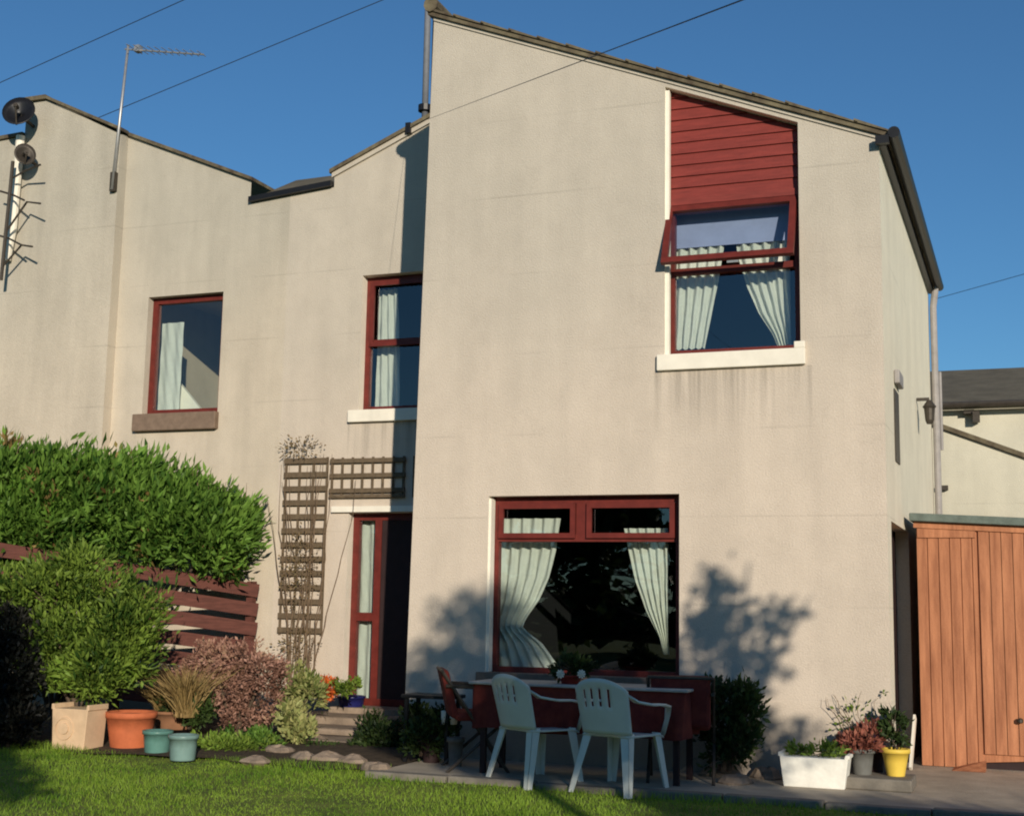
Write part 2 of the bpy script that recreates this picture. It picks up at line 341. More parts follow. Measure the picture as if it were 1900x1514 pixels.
def reveal(x0, x1, z0, z1, y, d, z1b=None, sides='lrtb'):
    z1b = z1 if z1b is None else z1b; mb = MB()
    if 'l' in sides: mb.quad((x0, y, z0), (x0, y, z1), (x0, y+d, z1), (x0, y+d, z0))
    if 'r' in sides: mb.quad((x1, y, z0), (x1, y+d, z0), (x1, y+d, z1b), (x1, y, z1b))
    if 't' in sides: mb.quad((x0, y, z1), (x1, y, z1b), (x1, y+d, z1b), (x0, y+d, z1))
    if 'b' in sides: mb.quad((x0, y, z0), (x0, y+d, z0), (x1, y+d, z0), (x1, y, z0))
    return mb
def room(x0, x1, y0, y1, z0, z1):
    "five-sided box open towards the window"
    mb = MB()
    mb.quad((x0, y1, z0), (x1, y1, z0), (x1, y1, z1), (x0, y1, z1)); mb.quad((x0, y0, z0), (x0, y1, z0), (x0, y1, z1), (x0, y0, z1))
    mb.quad((x1, y0, z0), (x1, y0, z1), (x1, y1, z1), (x1, y1, z0)); mb.quad((x0, y0, z0), (x1, y0, z0), (x1, y1, z0), (x0, y1, z0)); mb.quad((x0, y0, z1), (x0, y1, z1), (x1, y1, z1), (x1, y0, z1))
    return mb
def curtain(name, label, y, zs, lefts, rights, pleats, amp=.025, group=None):
    "hanging cloth: its left and right edge given at heights zs (top to bottom)"
    nu, nv = pleats*10, 28; V = []; Fc = []
    for j in range(nv+1):
        z = zs[0]+(zs[-1]-zs[0])*j/nv
        a = float(np.interp(-z, [-q for q in zs], lefts)); b = float(np.interp(-z, [-q for q in zs], rights))
        for i in range(nu+1):
            u = i/nu; V.append((a+(b-a)*u, y+amp*math.sin(u*pleats*2*math.pi+.4*math.sin(z*3))+.004*math.sin(z*17+i), z+(.018*abs(math.sin(u*pleats*math.pi)) if j == nv else 0)))
    for j in range(nv):
        for i in range(nu):
            n = j*(nu+1)+i; Fc.append((n, n+1, n+nu+2, n+nu+1))
    mb = MB(); mb.v = V; mb.f = Fc; o = mb.build(name, M['curtain'], None, True)
    return tag(o, label, 'curtain', group)

# ============================================================ THE SETTING
# ground
gm = MB(); gm.quad((-300, -300, 0.0), (300, -300, 0.0), (300, 300, 0.0), (-300, 300, 0.0)); tag(gm.build('ground', M['grasslawn']), kind='structure')
rng = np.random.default_rng(5)
nx, ny = 60, 60
gx = np.linspace(-14, 14, nx); gy = np.linspace(-16, 1.9, ny)
def lawn_h(x, y): return .085+.012*np.sin(x*1.3+1)*np.cos(y*1.1)+.008*np.sin(x*3.1+y*2.3)
V = np.array([(x, y, lawn_h(x, y)) for y in gy for x in gx]); Fc = np.array([(j*nx+i, j*nx+i+1, (j+1)*nx+i+1, (j+1)*nx+i) for j in range(ny-1) for i in range(nx-1)])
tag(npmesh('lawn', V, Fc, M['grasslawn']), kind='structure')
pv = MB(); pv.box(.35, 12, -1.22, 14, -.05, .125); tag(pv.build('paving', M['paving'], bevel=.004), kind='structure')
# grass
n = 110000
x = rng.uniform(-5.5, 5.5, n); y = rng.uniform(-5.2, -.45, n)
keep = ((y < -1.36) | (x < .3)) & ~((x < .35) & (y > -.9+.12*np.sin(x*3))) ; x = x[keep]; y = y[keep]; n = len(x)
pts = np.stack([x, y, lawn_h(x, y)-.004], 1); d = np.stack([rng.normal(size=n)*.45, rng.normal(size=n)*.45, np.ones(n)], 1)
edge = np.where((np.abs(y+1.40) < .07) & (x > .3) | (np.abs(y+.98-.12*np.sin(x*3)) < .08) & (x < .35), 1.9, 1.0)
hgt = .035*edge*(.7+.5*np.sin(x*2.1+y)*np.sin(y*1.7)+.4*rng.random(n)); d = unit(d); s = unit(np.cross(d, rng.normal(size=(n, 3))))*.0035
V = np.stack([pts-s, pts+s, pts+d*hgt[:, None]], 1).reshape(-1, 3); Fc = np.arange(n*3).reshape(-1, 3)
tag(npmesh('grass', V, Fc, M['blade']), 'short mown green lawn grass in front of the house', 'grass', kind='stuff')
# soil bed and rockery under the plants, left
bed = MB(); k = 40
for i in range(k):
    x0 = -6.5+i*(6.82/k); x1 = x0+6.82/k
    f0 = -1.05+.1*math.sin(x0*3)+.05*math.sin(x0*8.1); f1 = -1.05+.1*math.sin(x1*3)+.05*math.sin(x1*8.1)
    bed.quad((x0, f0, .10), (x1, f1, .10), (x1, .3, .16), (x0, .3, .16)); bed.quad((x0, .3, .16), (x1, .3, .16), (x1, 2.0, .20), (x0, 2.0, .20))
tag(bed.build('flower_bed', M['soil']), kind='structure')
kb = thing('kerb', (1.5, -1.3, .1), 'line of pale kerb stones between the lawn and the paving', 'kerb')
for i in range(11):
    x0 = .3+i*.72; MB().box(x0+.006, x0+.714, -1.34, -1.225, 0, .135+.006*math.sin(i*2.2)).build('kerb_stone', M['kerb'], kb, bevel=.012)

# ============================================================ MAIN HOUSE
SL = (7.09-5.40)/4.24
def roof_z(x): return 7.09-SL*x
house = thing('house', (2.1, 0, 0), 'cream rendered house in the middle with one steep lean-to gable and burgundy windows', 'house')
D = .15
W1 = (.78, 2.53, .86, 2.42)                    # big ground floor window
W2 = (2.40, 3.57, 3.62, roof_z(2.40)-.07, roof_z(3.57)-.07)   # upper window and cladding, one tall opening
LEAN = .11
_fw = wall([(0, 7.09), (4.24, 5.40)], 0, 0, [W1, W2])
_fw.v = [(x_+LEAN*z_/7.09 if x_ < .01 else x_, y_, z_) for x_, y_, z_ in _fw.v]
fw = _fw.build('front_wall', M['wall'], house)
# side wall X = 4.24 with door opening
sw = MB()
def sq(y0, y1, z0, z1): sw.quad((4.24, y0, z0), (4.24, y1, z0), (4.24, y1, z1), (4.24, y0, z1))
sq(0, .32, 0, 5.4); sq(.32, 1.95, 2.2, 5.4); sq(1.95, 5.55, 0, 5.4)
sw.build('side_wall', M['wall_side'], house)
MB().quad((0, 0, 0), (LEAN, 0, 7.09), (LEAN, 5.55, 7.09), (0, 5.55, 0)).build('party_wall', M['wall'], house)
MB().quad((4.24, 5.55, 0), (0, 5.55, 0), (LEAN, 5.55, 7.09), (4.24, 5.55, 5.4)).build('rear_wall', M['wall'], house)
# roof: slab of pantiles, bumpy verge
rf = MB(); ang = math.atan(SL)
rf.prism([(.06, roof_z(.06)+.004), (4.33, roof_z(4.33)+.004), (4.33, roof_z(4.33)+.045), (.06, roof_z(.06)+.045)], -.045, 5.62)
roof = rf.build('roof', M['tile'], house)
tl = MB(); nt_ = 15
for i in range(nt_):                            # tiles along the verge, each a little lifted
    xa = .05+i*4.28/nt_; xb = xa+4.28/nt_+.03
    tl.prism([(xa, roof_z(xa)+.048), (xb, roof_z(xb)+.046), (xb, roof_z(xb)+.058), (xa, roof_z(xa)+.078)], -.062, 5.63)
tl.build('roof_tiles', M['tile'], roof)
rg = MB(); rg.tube([(.10, -.07, 7.16), (.10, 5.63, 7.16)], .075, 10); rg.build('ridge_tiles', M['tile'], roof)
vb = MB(); vb.prism([(.11, roof_z(.11)-.03), (4.26, roof_z(4.26)-.03), (4.26, roof_z(4.26)+.003), (.11, roof_z(.11)+.003)], -.015, -0.002); vb.build('verge_board', M['wall'], roof)
gt = MB(); gt.tube([(4.37, -.10, 5.385), (4.37, 5.62, 5.385)],   .05, 12); gt.box(4.243, 4.30, -.03, 5.58, 5.30, 5.42); gt.box(4.22, 4.33, -.10, -.047, 5.30, 5.37); gt.build('gutter', M['black'], roof)
dp = MB(); dp.tube([(4.33, 5.45, 5.33), (4.30, 5.45, 5.1), (4.30, 5.45, .15)], .04, 10); dp.tube([(4.34, 5.70, 4.35), (4.34, 5.70, 3.4)], .02, 8); dp.build('downpipe', M['pipe'], house)
# the interior rooms behind the windows
room(.5, 2.9, .28, 4.2, .2, 2.65).build('living_room', M['room'], house)
room(2.1, 3.9, .28, 4.2, 2.8, 5.15).build('bedroom', M['room'], house)

def frame_mb(x0, x1, z0, z1, y, d=.06, wd=.055):
    mb = MB(); mb.box(x0, x0+wd, y, y+d, z0, z1); mb.box(x1-wd, x1, y, y+d, z0, z1); mb.box(x0+wd, x1-wd, y, y+d, z0, z0+wd); mb.box(x0+wd, x1-wd, y, y+d, z1-wd, z1); return mb
# --- big window
x0, x1, z0, z1 = W1; yf = D-.03
f = frame_mb(x0, x1, z0, z1, yf, .07, .06)
f.box(x0+.06, x1-.06, yf+.002, yf+.068, 2.02, 2.085); xm = 1.62
f.box(xm-.05, xm+.05, yf+.001, yf+.069, 2.085, z1-.06)
win = f.build('window', M['burg'], house); win['label'] = 'large ground floor window with burgundy frame and two top lights'
for (a, b, c, d_) in ((x0+.06, xm-.05, 2.085, z1-.06), (xm+.05, x1-.06, 2.085, z1-.06)):
    frame_mb(a+.003, b-.003, c-.035, d_-.003, yf-.03, .028, .045).build('vent_sash', M['burg'], win)
    MB().quad((a, yf+.03, c), (b, yf+.03, c), (b, yf+.03, d_), (a, yf+.03, d_)).build('pane', M['glass'], win)
MB().quad((x0+.05, yf+.035, z0+.05), (x1-.05, yf+.035, z0+.05), (x1-.05, yf+.035, 2.03), (x0+.05, yf+.035, 2.03)).build('pane', M['glass'], win)
MB().box(W1[0], W1[0]+.022, .02, D-.04, W1[2]+.014, W1[3]-.02).build('jamb', M['white'], win)
reveal(*W1, 0, D+.05).build('reveal', M['white'], win)
MB().box(x0-.07, x1+.07, -.05, .10, z0-.075, z0+.012).build('sill', M['brown_sill'], win, bevel=.006)
# --- upper window with boarded panel above
MBW = W2; x0, x1, z0 = W2[:3]; zt0, zt1 = W2[3], W2[4]; zc = 5.02
cl = MB(); nb = 9
for i in range(nb+3):                           # overlapping weatherboards, cut to the slope
    za = zc+.02+i*.105; zb = za+.112
    ztop = lambda xx: zt0+(zt1-zt0)*(xx-x0)/(x1-x0)-.004
    if za > zt0-.01: break
    xr = x1-.003; xl = x0+.003
    if za > ztop(xr): xr = x0+(zt0-.004-za)/(zt0-zt1)*(x1-x0)
    pts = [(xl, za), (xr, za)]
    if zb < ztop(xr): pts += [(xr, zb), (xl, zb)]
    else:
        if ztop(xr) > za+.002: pts += [(xr, ztop(xr))]
        if zb < ztop(xl): xc = x0+(zt0-.004-zb)/(zt0-zt1)*(x1-x0); pts += [(xc, zb), (xl, zb)]
        else: pts += [(xl, ztop(xl))]
    k = len(cl.v); m_ = len(pts)
    cl.v += [(px_, yf-.012+(-.014 if pz < za+.02 else .004), pz) for px_, pz in pts]; cl.f.append(tuple(range(k, k+m_)))
    cl.quad((xl, yf-.026, za), (xr, yf-.026, za), (xr, yf+.01, za), (xl, yf+.01, za))
cl.box(x0, x1, yf-.045, yf+.03, zc-.04, zc+.02); cl.quad((x0, yf+.012, zc), (x1, yf+.012, zc), (x1, yf+.012, zt1), (x0, yf+.012, zt0))
clo = cl.build('cladding_panel', M['clad'], house); clo['label'] = 'burgundy weatherboard panel under the sloping roof'
reveal(x0, x1, z0, zt0, 0, D+.06, zt1).build('reveal', M['white'], clo)
MB().box(x0, x0+.035, .02, yf-.05, z0+.006, zt0-.03).build('jamb', M['white'], clo); f = frame_mb(x0, x1, z0, zc-.04, yf, .07, .06); f.box(x0+.06, x1-.06, yf+.001, yf+.069, 4.36, 4.415)
win2 = f.build('window', M['burg'], house); win2['label'] = 'upper window below the boarded panel, its top sash propped open'
MB().quad((x0+.05, yf+.035, z0+.05), (x1-.05, yf+.035, z0+.05), (x1-.05, yf+.035, 4.365), (x0+.05, yf+.035, 4.365)).build('pane', M['glass'], win2)
# open sash, hinged at its top
hz, hy, oa, sh = zc-.06, yf-.012, R(21), .60
def tilt(mb):
    out = []
    for (a, b, c) in mb.v:
        dy, dz = b-hy, c-hz; out.append((a, hy+dy*math.cos(oa)+dz*math.sin(oa), hz-dy*math.sin(oa)+dz*math.cos(oa)))
    mb.v = out; return mb
sash = tilt(frame_mb(x0+.0, x1-.03, hz-sh, hz, hy-.04, .045, .055)).build('open_sash', M['burg'], win2)
g_ = MB(); g_.quad((x0+.05, hy-.02, hz-sh+.05), (x1-.08, hy-.02, hz-sh+.05), (x1-.08, hy-.02, hz-.05), (x0+.05, hy-.02, hz-.05)); tilt(g_).build('pane', M['glass'], win2)
s_ = MB(); s_.box(x0-.06, x1+.04, -.045, .10, z0-.135, z0+.004); s_.box(x1-.05, x1+.04, -.043, -.003, z0+.004, z0+.06); s_.build('sill', M['white'], win2, bevel=.006)
hd = MB(); hd.box(2.93, 3.03, yf-.03, yf-.005, 4.43, 4.45); hd.build('handle', M['metal'], win2)
# --- recessed part: wall at Y = 2
YR = 2.0
W3 = (-1.62, -.72, 3.56, 5.10); DR = (-1.69, -.72, .36, 2.43)
rec = wall([(-2.6, 6.13), (-2.03, 6.17), (-2.03, 6.34), (0, 7.19)], 0, YR, [W3, DR]); rec.build('recessed_wall', M['wall'], house)
# recessed roof
r2 = MB()
def rz2(x): return 6.34+(x+2.03)*.42
r2.prism([(-2.07, rz2(-2.07)+.004), (-.002, rz2(0)+.004), (-.002, rz2(0)+.05), (-2.07, rz2(-2.07)+.05)], YR-.06, 5.6)
r2o = r2.build('roof', M['tile'], house)
vb2 = MB(); vb2.prism([(-2.05, rz2(-2.05)-.05), (-.002, rz2(0)-.05), (-.002, rz2(0)+.003), (-2.05, rz2(-2.05)+.003)], YR-.03, YR-.002); vb2.build('verge_board', M['wall'], r2o)
yr = YR+D-.03
f = frame_mb(*W3, yr, .07, .06); f.box(W3[0]+.06, W3[1]-.06, yr+.001, yr+.069, 4.31, 4.38)
win3 = f.build('window', M['burg'], house); win3['label'] = 'upper window half hidden behind the corner, with two stacked sashes'
frame_mb(W3[0]+.062, W3[1]-.062, 4.30, 5.04, yr-.03, .028, .045).build('vent_sash', M['burg'], win3)
MB().quad((W3[0]+.05, yr+.035, W3[2]+.05), (W3[1]-.05, yr+.035, W3[2]+.05), (W3[1]-.05, yr+.035, W3[3]-.05), (W3[0]+.05, yr+.035, W3[3]-.05)).build('pane', M['glass'], win3)
reveal(*W3, YR, D+.05).build('reveal', M['white'], win3)
MB().box(W3[0]-.10, W3[1]+.07, YR-.06, YR+.10, W3[2]-.13, W3[2]+.004).build('sill', M['white'], win3, bevel=.006)
room(-1.9, -.2, YR+.28, 4.6, 3.2, 5.4).build('landing', M['room'], house)
# door with side light
dx0, dx1, dz0, dz1 = DR
f = frame_mb(dx0+.0, dx1, dz0, dz1, yr, .07, .075); f.box(-1.42, -1.34, yr, yr+.07, dz0+.075, dz1-.075); f.box(dx0+.075, -1.42, yr+.001, yr+.069, 1.26, 1.35)
door = f.build('door_frame', M['burg'], house); door['label'] = 'burgundy door frame with a tall narrow side light'
MB().quad((dx0+.07, yr+.035, dz0+.07), (-1.41, yr+.035, dz0+.07), (-1.41, yr+.035, dz1-.07), (dx0+.07, yr+.035, dz1-.07)).build('side_light', M['glass'], door)
dl = MB(); dl.box(-1.338, dx1-.077, yr+.01, yr+.055, dz0+.01, dz1-.077); dl.box(-1.29, dx1-.12, yr+.004, yr+.012, .5, 1.0); dl.build('door_leaf', M['darkpot'], door)  # near-black leaf: the shade of the recess is put into its colour
MB().tube([(-.86, yr-.04, 1.38), (-.97, yr-.04, 1.38)], .012, 8).build('door_handle', M['metal'], door)
reveal(dx0, dx1, dz0, dz1, YR, D+.06, sides='lrt').build('reveal', M['white'], door)
MB().box(dx0-.2, dx1, YR-.045, YR-.001, dz1+.004, dz1+.07).build('lintel', M['white'], door, bevel=.004)
MB().box(dx0-.03, dx1, YR-.25, YR+.12, dz0-.1, dz0).build('threshold', M['stone'], door, bevel=.01)
room(-1.95, -.1, YR+.28, 4.6, .2, 2.7).build('hallway', M['room'], house)
# side door in the side wall
sd_ = MB(); sd_.box(4.08, 4.12, .323, 1.947, .1, 2.197); sdo = sd_.build('side_door', M['darkpot'], house)
rv = MB(); rv.quad((4.24, .32, .1), (4.24, .32, 2.2), (4.08, .32, 2.2), (4.08, .32, .1)); rv.quad((4.24, .32, 2.2), (4.24, 1.95, 2.2), (4.08, 1.95, 2.2), (4.08, .32, 2.2)); rv.quad((4.24, 1.95, .1), (4.08, 1.95, .1), (4.08, 1.95, 2.2), (4.24, 1.95, 2.2)); rv.build('reveal', M['wall_side'], sdo)
# small window in side wall, lamp
sy0, sy1, sz0, sz1 = .78, 1.15, 2.75, 3.38
MB().box(4.2405, 4.252, sy0, sy1, sz0, sz1).build('side_window', M['darkmetal'], house)

# thing: neighbour house on the left
nb_ = thing('house', (-5, 2, 0), 'weathered cream neighbouring house at the left behind the hedge', 'house')
YL = 1.85
W4 = (-4.50, -3.45, 3.61, 5.04)
tn = [(-4.94, 7.11), (-3.14, 6.36), (-3.14, 6.08), (-2.6, 6.13)]
wall([(-4.94, 7.11), (-3.14, 6.36)], 0, YR, [W4]).build('front_wall', M['wall_left'], nb_)
MB().quad((-3.14, YR, 0), (-2.6, YR, 0), (-2.6, YR, 6.13), (-3.14, YR, 6.08)).build('front_wall', M['wall_left'], nb_)
wing = MB(); wing.quad((-9, YL, 0), (-6.42, YL, 0), (-6.42, YL, 7.22), (-9, YL, 7.10)); wing.quad((-6.42, YL, 0), (-4.94, YL, 0), (-4.94, YL, 7.08), (-6.1, YL, 7.66), (-6.42, YL, 7.66)); wing.quad((-4.94, YL, 0), (-4.94, YR, 0), (-4.94, YR, 7.11), (-4.94, YL, 7.08))
wing.quad((-6.42, YL, 7.22), (-6.42, YL, 7.66), (-6.42, 5.5, 7.66), (-6.42, 5.5, 7.22)); wing.build('wing_wall', M['wall_left'], nb_)
nr = MB()
def rzl(x): return 7.11+(-4.94-x)*.417
nr.prism([(-6.1, 7.67), (-4.9, 7.10+.01), (-4.9, 7.15), (-6.1, 7.71)], YL-.05, YR-.05)
nr.prism([(-6.1, rzl(-6.1)+.0), (-3.10, rzl(-3.10)+.004), (-3.10, rzl(-3.10)+.045), (-6.1, rzl(-6.1)+.045)], YR-.049, 5.6)
nr.prism([(-6.46, 7.665), (-6.1, 7.665), (-6.1, 7.72), (-6.46, 7.72)], YL-.05, 5.6)
nr.prism([(-9, 7.11), (-6.43, 7.225), (-6.43, 7.27), (-9, 7.17)], YL-.04, 5.6)
nro = nr.build('roof', M['tile'], nb_)
# valley between the two houses: fascia and the low roof behind it
va = MB(); va.prism([(-3.13, 6.085), (-2.04, 6.175), (-2.04, 6.235), (-3.13, 6.145)], YR-.07, YR+.05); va.build('fascia', M['black'], nb_)
vz = at(540, 333, 3.0).z; vr = MB(); vr.quad((-3.13, YR+.05, 6.16), (-2.04, YR+.05, 6.24), (-2.04, 3.0, vz), (-3.13, 3.0, vz-.02)); vr.quad((-3.13, 3.0, vz-.02), (-2.04, 3.0, vz), (-2.04, 5.5, vz-.1), (-3.13, 5.5, vz-.12)); vr.quad((-3.13, YR+.04, 6.12), (-2.04, YR+.04, 6.2), (-2.04, YR+.051, 6.24), (-3.13, YR+.051, 6.16)); vr.build('valley_roof', M['tile_far'], nb_)
yl = YR+D-.05
f = frame_mb(*W4, yl, .07, .07); win4 = f.build('window', M['burg'], nb_); win4['label'] = 'single pane burgundy window of the left house'
MB().quad((W4[0]+.05, yl+.035, W4[2]+.05), (W4[1]-.05, yl+.035, W4[2]+.05), (W4[1]-.05, yl+.035, W4[3]-.05), (W4[0]+.05, yl+.035, W4[3]-.05)).build('pane', M['glass'], win4)
reveal(*W4, YR, D+.03).build('reveal', M['wall_left'], win4)
MB().box(W4[0]-.08, W4[1]+.02, YR-.08, YR+.09, W4[2]-.20, W4[2]+.004).build('sill', M['brown_sill'], win4, bevel=.01)
room(W4[0]-.25, W4[1]+.25, YR+.20, 4.0, 2.9, 5.2).build('room', M['room_b'], nb_)
# drain pipe on the left house and white pipe
MB().tube([(-6.42, YL-.07, 7.2), (-6.44, YL-.07, 6.0), (-6.50, YL-.07, 5.6)], .055, 10).build('white_pipe', M['white'], nb_)

# curtains (each its own thing)
yc = .30
G1 = 'net curtains in the large ground floor window'
def zx(px_, py_, Y): p = at(px_, py_, Y); return p
def cur(label, Y, rows, pleats, group=None, amp=.022):
    zs = []; ls = []; rs = []
    for (yy, a, b) in rows:
        pa = at(a, yy, Y); pb = at(b, yy, Y); zs.append((pa.z+pb.z)/2); ls.append(pa.x); rs.append(pb.x)
    return curtain('curtain', label, Y, zs, ls, rs, pleats, amp, group)
cur('white curtain tied back at the left of the large ground floor window', yc, [(962, 900, 1040), (1020, 900, 1032), (1070, 900, 1020), (1110, 900, 1002), (1150, 900, 975), (1165, 900, 970), (1190, 900, 1005), (1245, 900, 1045)], 7)
cur('white curtain tied back at the right of the large ground floor window', yc, [(980, 1158, 1240), (1020, 1166, 1240), (1080, 1180, 1240), (1130, 1198, 1240), (1180, 1222, 1240), (1215, 1232, 1242)], 5)
cur('white curtain at the left of the upper window under the boarded panel', yc, [(430, 1235, 1346), (470, 1235, 1342), (520, 1235, 1334), (580, 1235, 1322), (650, 1235, 1308)], 6)
cur('white curtain swept to the right of the upper window under the boarded panel', yc, [(430, 1364, 1466), (470, 1368, 1466), (530, 1386, 1466), (580, 1408, 1467), (620, 1434, 1468), (650, 1446, 1470)], 5)
curtain('curtain', 'white curtain in the upper window beside the shadowed corner', 2.3, [5.0, 4.3, 3.6], [-1.56, -1.56, -1.56], [-1.33, -1.28, -1.25], 3, .02)
curtain('curtain', 'narrow white curtain behind the door side light', 2.26, [2.4, .4], [-1.72, -1.72], [-1.36, -1.36], 3, .015)
curtain('curtain', 'plain white curtain at the left of the far left window', 2.3, [4.78, 3.55], [-4.50, -4.50], [-4.19, -4.19], 2, .01)
bl = MB(); bl.box(2.44, 3.53, .27, .276, 4.64, 4.99); tag(bl.build('sky_backing', mat('sky_reflection_blue', (.30, .34, .55), .9, .1, 4)), 'pale blue blind giving the sky reflection at the top of the upper window', 'backing')  # pale blue sheet in place of the sky mirrored in the open sash
# white wedge shaped as the patch of sunlight inside the left window
bx = MB(); p0 = at(326, 700, 2.5); p1 = at(372, 757, 2.5); bx.prism([(p0.x, p1.z-.12), (p1.x, p1.z-.12), (p1.x, p1.z), (p0.x, p0.z)], 2.48, 2.53); tag(bx.build('sunpatch', M['white']), 'pale painted triangular headboard inside the far left window', 'sunpatch')

# ============================================================ fixed bits on the houses
# vent pipe above the recessed roof
vp = thing('vent_pipe', (-.97, 2.25, 6.7), 'tall pale grey vent pipe rising beside the high corner', 'pipe')
MB().tube([(-1.0, 2.2, 6.7), (-1.0, 2.2, 9.0)], .038, 10).build('pipe', mat('vent_grey', (.16, .17, .19), .6, .15, 8), vp, True)
MB().tube([(-1.0, 2.2, 7.03), (-1.0, 2.2, 7.10)], .08, 12).build('collar', M['black'], vp)
MB().tube([(-.92, 2.2, 6.8), (-.92, 2.2, 9.0)], .014, 6).build('cable', M['wire'], vp)
# tv aerial
A0 = at(208, 352, 1.8); A1 = at(238, 84, 1.8); 
ta = thing('tv_aerial', A0, 'thin television aerial on a mast above the left house', 'aerial')
MB().tube([A0, A1], [.022, .016], 8).build('mast', M['metal'], ta, True)
B1 = at(378, 102, 1.7); B0 = at(232, 92, 1.8)
MB().tube([B0, B1], .011, 6).build('boom', M['metal'], ta)
el = MB()
for i in range(11):
    p = B0.lerp(B1, .12+i*.085); l = .16-.007*i; el.tube([p+Vector((.0, -l, .01)), p+Vector((0, l, .01))], .005, 5)
p = B0.lerp(B1, .18); el.box(p.x-.035, p.x+.035, p.y-.05, p.y+.03, p.z-.03, p.z+.05)
el.build('elements', M['metal'], ta)
mb = MB(); mb.box(A0.x-.035, A0.x+.035, 1.79, 1.88, A0.z-.02, A0.z+.22); mb.build('bracket', M['darkmetal'], ta)
# satellite dishes at the left edge
def dish(name, c, r, aim, label, ptop):
    t = thing(name, c, label, 'satellite dish')
    mb = MB(); q = Vector(aim).normalized().to_track_quat('Z', 'Y').to_matrix(); k = 22; prof = [(0.01, 0), (r*.35, .02*r/.3), (r*.7, .075*r/.3), (r, .14*r/.3)]
    n = 0
    for s in (0, 1):
        for (rr, zz) in prof:
            for j in range(k):
                a = 2*math.pi*j/k; v = q@Vector((rr*math.cos(a), rr*math.sin(a)*1.1, zz-.012*s)); mb.v.append(tuple(Vector(c)+v))
    for s in (0, 1):
        for i in range(3):
            for j in range(k):
                j2 = (j+1) % k; o = s*4*k; f = (o+i*k+j, o+i*k+j2, o+(i+1)*k+j2, o+(i+1)*k+j); mb.f.append(f if s == 0 else f[::-1])
        mb.f.append(tuple(s*4*k+j for j in range(k)))
    for j in range(k): j2 = (j+1) % k; mb.f.append((3*k+j, 3*k+j2, 7*k+j2, 7*k+j))
    mb.build('reflector', M['black'] if ptop else M['darkmetal'], t, True)
    a = Vector(c)+q@Vector((0, -r, .05)); b = Vector(c)+q@Vector((0, -.02, r*1.1))
    MB().tube([a, b], .012, 6).build('feed_arm', M['darkmetal'], t); MB().tube([b, b+(Vector(c)-b).normalized()*.07], .03, 8).build('receiver', M['darkmetal'], t)
    MB().bar(c, Vector(c)+Vector((.0, .25 if ptop else .3, -.06)), .03, .03).build('bracket', M['darkmetal'], t)
    return t
c = at(38, 215, 1.6); dish('satellite_dish', c, .20, (.35, -.8, .35), 'upper dark satellite dish at the left roof edge', True)
c = at(45, 290, 1.6); dish('satellite_dish', c, .13, (.75, -.6, .2), 'lower small dark satellite dish with pale rim at the left', False)
lm = thing('aerial_array', at(4, 480, 1.6), 'dark ladder of aerial arms sticking out at the left edge', 'aerial')
c0 = at(2, 520, 1.6); c1 = at(24, 300, 1.6)
MB().tube([c0, c1], .022, 8).build('mast', M['darkmetal'], lm)
for (a, b, e) in (((8, 435), (50, 375), (75, 378)), ((2, 498), (40, 455), (60, 458)), ((0, 355), (24, 362), (45, 372)), ((0, 438), (15, 442), (40, 455)), ((25, 330), (45, 318), (75, 306))):
    MB().tube([at(*a, 1.6), at(*b, 1.6), at(*e, 1.5)], .013, 6).build('arm', M['darkmetal'], lm)
# overhead wires
def wire(label, p, q, sag=.15, r=.009):
    p = Vector(p); q = Vector(q); pts = [p.lerp(q, i/24)-Vector((0, 0, sag*4*(i/24)*(1-i/24))) for i in range(25)]
    o = MB().tube(pts, r, 5).build('overhead_cable', M['wire']); return tag(o, label, 'cable')
p = at(757, 236, 1.94); tag(MB().box(p.x-.03, p.x+.03, 1.93, 1.999, p.z-.07, p.z+.05).build('cable_bracket', M['black']), 'small black cable bracket at the top of the recessed wall', 'bracket')
q = Vector(C0+ray(1400, -8)*2.3); wire('thin dark cable crossing in front of the high gable wall', p, p+(q-p)*1.25, .0, .0015)
wire('dark cable rising behind the tall aerial from the left roof', C0+ray(40, 278)*24, C0+ray(760, -20)*21, .0, .007)
wire('dark cable across the top left corner of the sky', C0+ray(-80, 190)*24, C0+ray(400, -26)*21, .0, .007)
p = Vector(C0+ray(1735, 555)*18); q = Vector(C0+ray(1960, 492)*16); wire('faint thin cable in the sky at the right', p, q, .0, .004)
# wall lamp + small bits on the side wall
L0 = onx(1700, 745, 4.24); L1 = onx(1712, 790, 4.24)
wl = thing('wall_lamp', L0, 'dark outdoor lamp on the pale side wall near the downpipe', 'wall lamp')
MB().bar((4.245, L0.y, L0.z+.02), (4.37, L0.y, L0.z+.02), .04, .03).build('arm', M['darkmetal'], wl)
MB().lathe((4.37, L0.y, L0.z-.24), [(.03, 0), (.045, .04), (.055, .16), (.07, .18), (.02, .25)], 12).build('lantern', M['darkmetal'], wl)
L2 = onx(1660, 705, 4.24)
ab = MB().box(4.243, 4.29, L2.y-.08, L2.y+.3, L2.z-.04, L2.z+.08); tag(ab.build('alarm_box', M['pipe'], bevel=.01), 'small grey box high on the pale side wall', 'alarm box')

